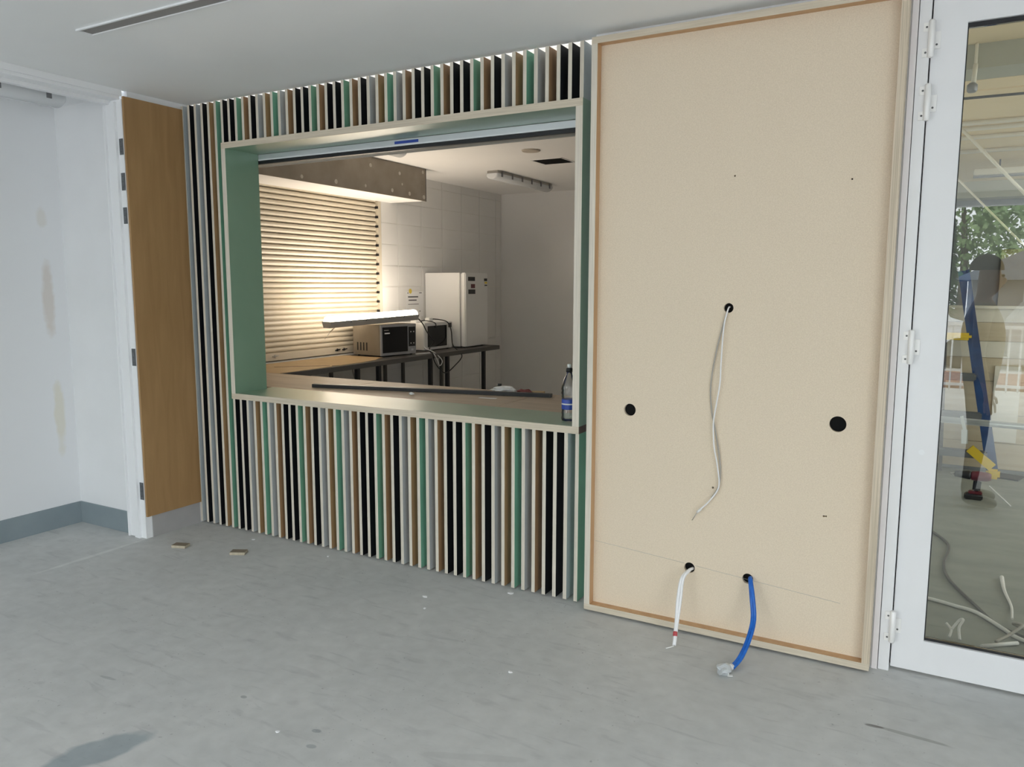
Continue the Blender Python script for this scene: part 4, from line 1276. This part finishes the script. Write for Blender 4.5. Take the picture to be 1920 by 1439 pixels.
def vehicle(name, label, x, y, L_, W, H, col):
    t = thing(name, label, 'vehicle', (x, y, -0.16))
    g = -0.159
    bm = new()
    prof = [(-L_ / 2, 0.28), (L_ / 2, 0.28), (L_ / 2, 0.75), (L_ * 0.44, 0.88), (L_ * 0.24, 0.98), (L_ * 0.08, H), (-L_ * 0.42, H), (-L_ / 2, 1.0)]
    A_ = [bm.verts.new((x + a, y - W / 2, g + z)) for a, z in prof]
    B_ = [bm.verts.new((x + a, y + W / 2, g + z)) for a, z in prof]
    bm.faces.new(A_)
    bm.faces.new(B_[::-1])
    for i in range(len(prof)):
        j = (i + 1) % len(prof)
        bm.faces.new((A_[i], B_[i], B_[j], A_[j]))
    bmesh.ops.bevel(bm, geom=bm.edges[:], offset=0.05, segments=2, affect='EDGES')
    obj('body', bm, col, t)
    for s in (-1, 1):
        bm = new()
        q = [(L_ * 0.2, 1.0), (L_ * 0.06, H - 0.1), (-L_ * 0.4, H - 0.1), (-L_ * 0.43, 1.0)]
        yy = y + s * (W / 2 + 0.004)
        vs = [bm.verts.new((x + a, yy, g + z)) for a, z in q] + [bm.verts.new((x + a, yy - s * 0.01, g + z)) for a, z in q]
        for f in ((0, 1, 2, 3), (7, 6, 5, 4), (0, 4, 5, 1), (1, 5, 6, 2), (2, 6, 7, 3), (3, 7, 4, 0)):
            bm.faces.new([vs[i] for i in f])
        obj('side_window', bm, M_BLACKG, t)
        for a in (-L_ * 0.3, L_ * 0.3):
            lathe(bm := new(), [(0.32, -0.1), (0.33, -0.08), (0.33, 0.08), (0.32, 0.1)], x + a, y + s * (W / 2 - 0.09), g + 0.331, 20, 'y')
            obj('wheel', bm, M_TYRE, t)
    return t


vehicle('white_van', 'white van parked at the left beyond the terrace', 3.55, -16.5, 3.6, 1.8, 2.15, M_VAN)
vehicle('grey_car', 'silver grey car parked before the dark roofed house', 7.6, -16.3, 4.2, 1.75, 1.45, mat('silver_car_paint', (0.42, 0.43, 0.45), 0.3, 0.3))


def tree(name, label, x, y, h, r, m_, n=2600, seed=0):
    rnd = random.Random(seed)
    t = thing(name, label, 'tree', (x, y, -0.16), 'trees across the street')
    tube(bm := new(), [(x, y, -0.16), (x + 0.1, y, h * 0.35), (x - 0.05, y + 0.1, h * 0.7)], 0.18, 8, True, 3, 0.06)
    obj('trunk', bm, M_BARK, t)
    bm = new()
    blobs = [(Vector((x + rnd.uniform(-r, r) * 0.7, y + rnd.uniform(-r, r) * 0.6, h * rnd.uniform(0.3, 0.85))), r * rnd.uniform(0.35, 0.62)) for _ in range(14)]
    for _ in range(n):
        c, rr = rnd.choice(blobs)
        d_ = Vector((rnd.gauss(0, 1), rnd.gauss(0, 1), rnd.gauss(0, 1))).normalized()
        p = c + d_ * rr * (0.75 + 0.3 * rnd.random())
        s = rnd.uniform(0.06, 0.15)
        u = Vector((rnd.gauss(0, 1), rnd.gauss(0, 1), rnd.gauss(0, 1))).normalized()
        w = u.cross(d_)
        if w.length < 0.1:
            continue
        w.normalize()
        bm.faces.new([bm.verts.new(p + u * s), bm.verts.new(p + w * s * 0.6), bm.verts.new(p - u * s), bm.verts.new(p - w * s * 0.6)])
    o = obj('foliage', bm, m_, t)
    o['kind'] = 'stuff'


spec = [(0.9, -26, 5.6, 1.7, 1), (4.7, -26, 6.0, 1.75, 0), (8.7, -27.5, 6.2, 1.8, 1), (13.0, -26, 6.2, 1.75, 0), (-3.6, -26, 6.2, 1.8, 0), (2.3, -32, 8.0, 2.6, 1), (7.6, -32, 8.4, 2.6, 0), (12.9, -32, 8.2, 2.6, 1)]
wd = ('pale green tree in the front row, second from left', 'mid green tree behind the white van', 'pale green tree behind the dark roof', 'mid green tree at the right end of the front row', 'mid green tree at the left end of the front row', 'tall pale green tree in the back row, left', 'tall green tree in the back row, middle', 'tall pale green tree in the back row, right')
for i, (x, y, h, r, mi) in enumerate(spec):
    tree('street_tree', wd[i], x, y, h, r, M_LEAF[mi], 3000, i)
cf = thing('conifer', 'dark narrow conifer beside the white van', 'tree', (4.35, -18.2, -0.16))
tube(bm := new(), [(4.35, -18.2, -0.16), (4.35, -18.2, 0.6)], 0.09, 8, False)
obj('trunk', bm, M_BARK, cf)
rnd = random.Random(5)
bm = new()
for _ in range(2200):
    z_ = rnd.random() ** 0.8
    rr = 0.26 * (1 - z_) + 0.03
    an = rnd.random() * 2 * PI
    p = Vector((4.35 + rr * math.cos(an), -18.2 + rr * math.sin(an), 0.3 + z_ * 2.9))
    u = Vector((math.cos(an), math.sin(an), -0.5 + rnd.random() * 0.4)).normalized() * 0.11
    w = u.cross(Vector((0, 0, 1))).normalized() * 0.04
    bm.faces.new([bm.verts.new(p + u), bm.verts.new(p + w), bm.verts.new(p - u), bm.verts.new(p - w)])
o = obj('foliage', bm, M_LEAF[2], cf)
o['kind'] = 'stuff'

# ------------------------------------------------------------------ the bystander mirrored in the glass (stands beside the camera, facing right)
PX, PY = 4.56, -3.0
ps_ = thing('person', 'person in a tan shirt and navy trousers beside the camera, mirrored in the glass', 'person', (PX, PY, 0))
V, E_, RAD = [], [], []


def node(p, r, par=None):
    V.append((PX + p[0], PY + p[1], p[2]))
    RAD.append(r)
    if par is not None:
        E_.append((par, len(V) - 1))
    return len(V) - 1


pel = node((0, 0, 0.95), (0.115, 0.15))
wa = node((0.01, 0, 1.08), (0.105, 0.14), pel)
ch = node((0.0, 0, 1.28), (0.115, 0.165), wa)
ne0 = node((-0.01, 0, 1.43), (0.07, 0.10), ch)
ne = node((-0.012, 0, 1.51), (0.047, 0.05), ne0)
hd = node((0.012, 0, 1.61), (0.080, 0.07), ne)
ht = node((0.015, 0, 1.70), (0.092, 0.076), hd)
hc = node((0.01, 0, 1.77), (0.06, 0.055), ht)
no = node((0.125, 0, 1.64), (0.019, 0.014), hd)
chn = node((0.075, 0, 1.555), (0.030, 0.026), hd)
for s in (-1, 1):
    shd = node((-0.01, s * 0.17, 1.40), (0.065, 0.06), ne0)
    el = node((-0.03, s * 0.235, 1.12), (0.045, 0.045), shd)
    wr = node((0.04, s * 0.24, 0.88), (0.03, 0.026), el)
    pm = node((0.055, s * 0.24, 0.82), (0.036, 0.02), wr)
    for j, (dx, ln) in enumerate(((-0.03, 0.07), (-0.01, 0.085), (0.012, 0.08), (0.033, 0.062))):
        k1 = node((0.06 + dx, s * 0.242, 0.775), (0.0095, 0.0095), pm)
        k2 = node((0.065 + dx, s * 0.236, 0.775 - ln * 0.5), (0.009, 0.009), k1)
        node((0.068 + dx, s * 0.224, 0.775 - ln), (0.0075, 0.0075), k2)
    t1 = node((0.098, s * 0.225, 0.82), (0.011, 0.011), pm)
    node((0.108, s * 0.215, 0.775), (0.009, 0.009), t1)
    hp_ = node((0, s * 0.095, 0.87), (0.10, 0.095), pel)
    kn = node((0.015, s * 0.105, 0.50), (0.065, 0.062), hp_)
    an = node((-0.02, s * 0.11, 0.10), (0.045, 0.043), kn)
    he = node((-0.03, s * 0.11, 0.048), (0.045, 0.042), an)
    node((0.10, s * 0.115, 0.045), (0.044, 0.046), he)
    node((0.17, s * 0.118, 0.036), (0.033, 0.042), len(V) - 1)
me = bpy.data.meshes.new('body')
me.from_pydata(V, E_, [])
bo = bpy.data.objects.new('body', me)
COL.objects.link(bo)
sm = bo.modifiers.new('skin', 'SKIN')
sm.use_smooth_shade = True
for i, sv_ in enumerate(me.skin_vertices[0].data):
    sv_.radius = RAD[i]
    sv_.use_root = (i == 0)
ss = bo.modifiers.new('sub', 'SUBSURF')
ss.levels = ss.render_levels = 2
bpy.context.view_layer.update()
dg = bpy.context.evaluated_depsgraph_get()
m2_ = bpy.data.meshes.new_from_object(bo.evaluated_get(dg))
bpy.data.objects.remove(bo)
bm = new()
bm.from_mesh(m2_)
for f in bm.faces:
    c = f.calc_center_median()
    arm = abs(c.y - PY) > 0.19 and c.z < 0.98
    f.material_index = 0 if (c.z > 1.475 or (arm and c.z < 0.92)) else (3 if c.z < 0.095 else (2 if c.z < 0.97 and not arm else 1))
    f.smooth = True
obj('body', bm, [M_SKIN, M_SHIRT, M_TROUS, M_BLACKP], ps_)
bm = new()
bmesh.ops.create_uvsphere(bm, u_segments=24, v_segments=14, radius=1)
bmesh.ops.delete(bm, geom=[v for v in bm.verts if v.co.z < -0.05], context='VERTS')
for v in bm.verts:
    v.co = Vector((PX - 0.008 + v.co.x * 0.110, PY + v.co.y * 0.094, 1.705 + v.co.z * 0.115))
bmesh.ops.solidify(bm, geom=bm.faces[:], thickness=0.004)
obj('hair', bm, M_HAIR, ps_)
for s in (-1, 1):
    bmesh.ops.create_uvsphere(bm := new(), u_segments=10, v_segments=8, radius=0.011)
    bmesh.ops.translate(bm, verts=bm.verts[:], vec=(PX + 0.096, PY + s * 0.032, 1.665))
    obj('eye', bm, M_EYE, ps_)
    bm = new()
    bmesh.ops.create_uvsphere(bm, u_segments=12, v_segments=8, radius=1)
    for v in bm.verts:
        v.co = Vector((PX + 0.0 + v.co.x * 0.017, PY + s * 0.082 + v.co.y * 0.01, 1.64 + v.co.z * 0.03))
    obj('ear', bm, M_SKIN, ps_)
obj('mouth', bar(new(), (PX + 0.098, PY - 0.022, 1.588), (PX + 0.098, PY + 0.022, 1.588), 0.008, 0.008), mat('lips', (0.35, 0.14, 0.12), 0.5), ps_)
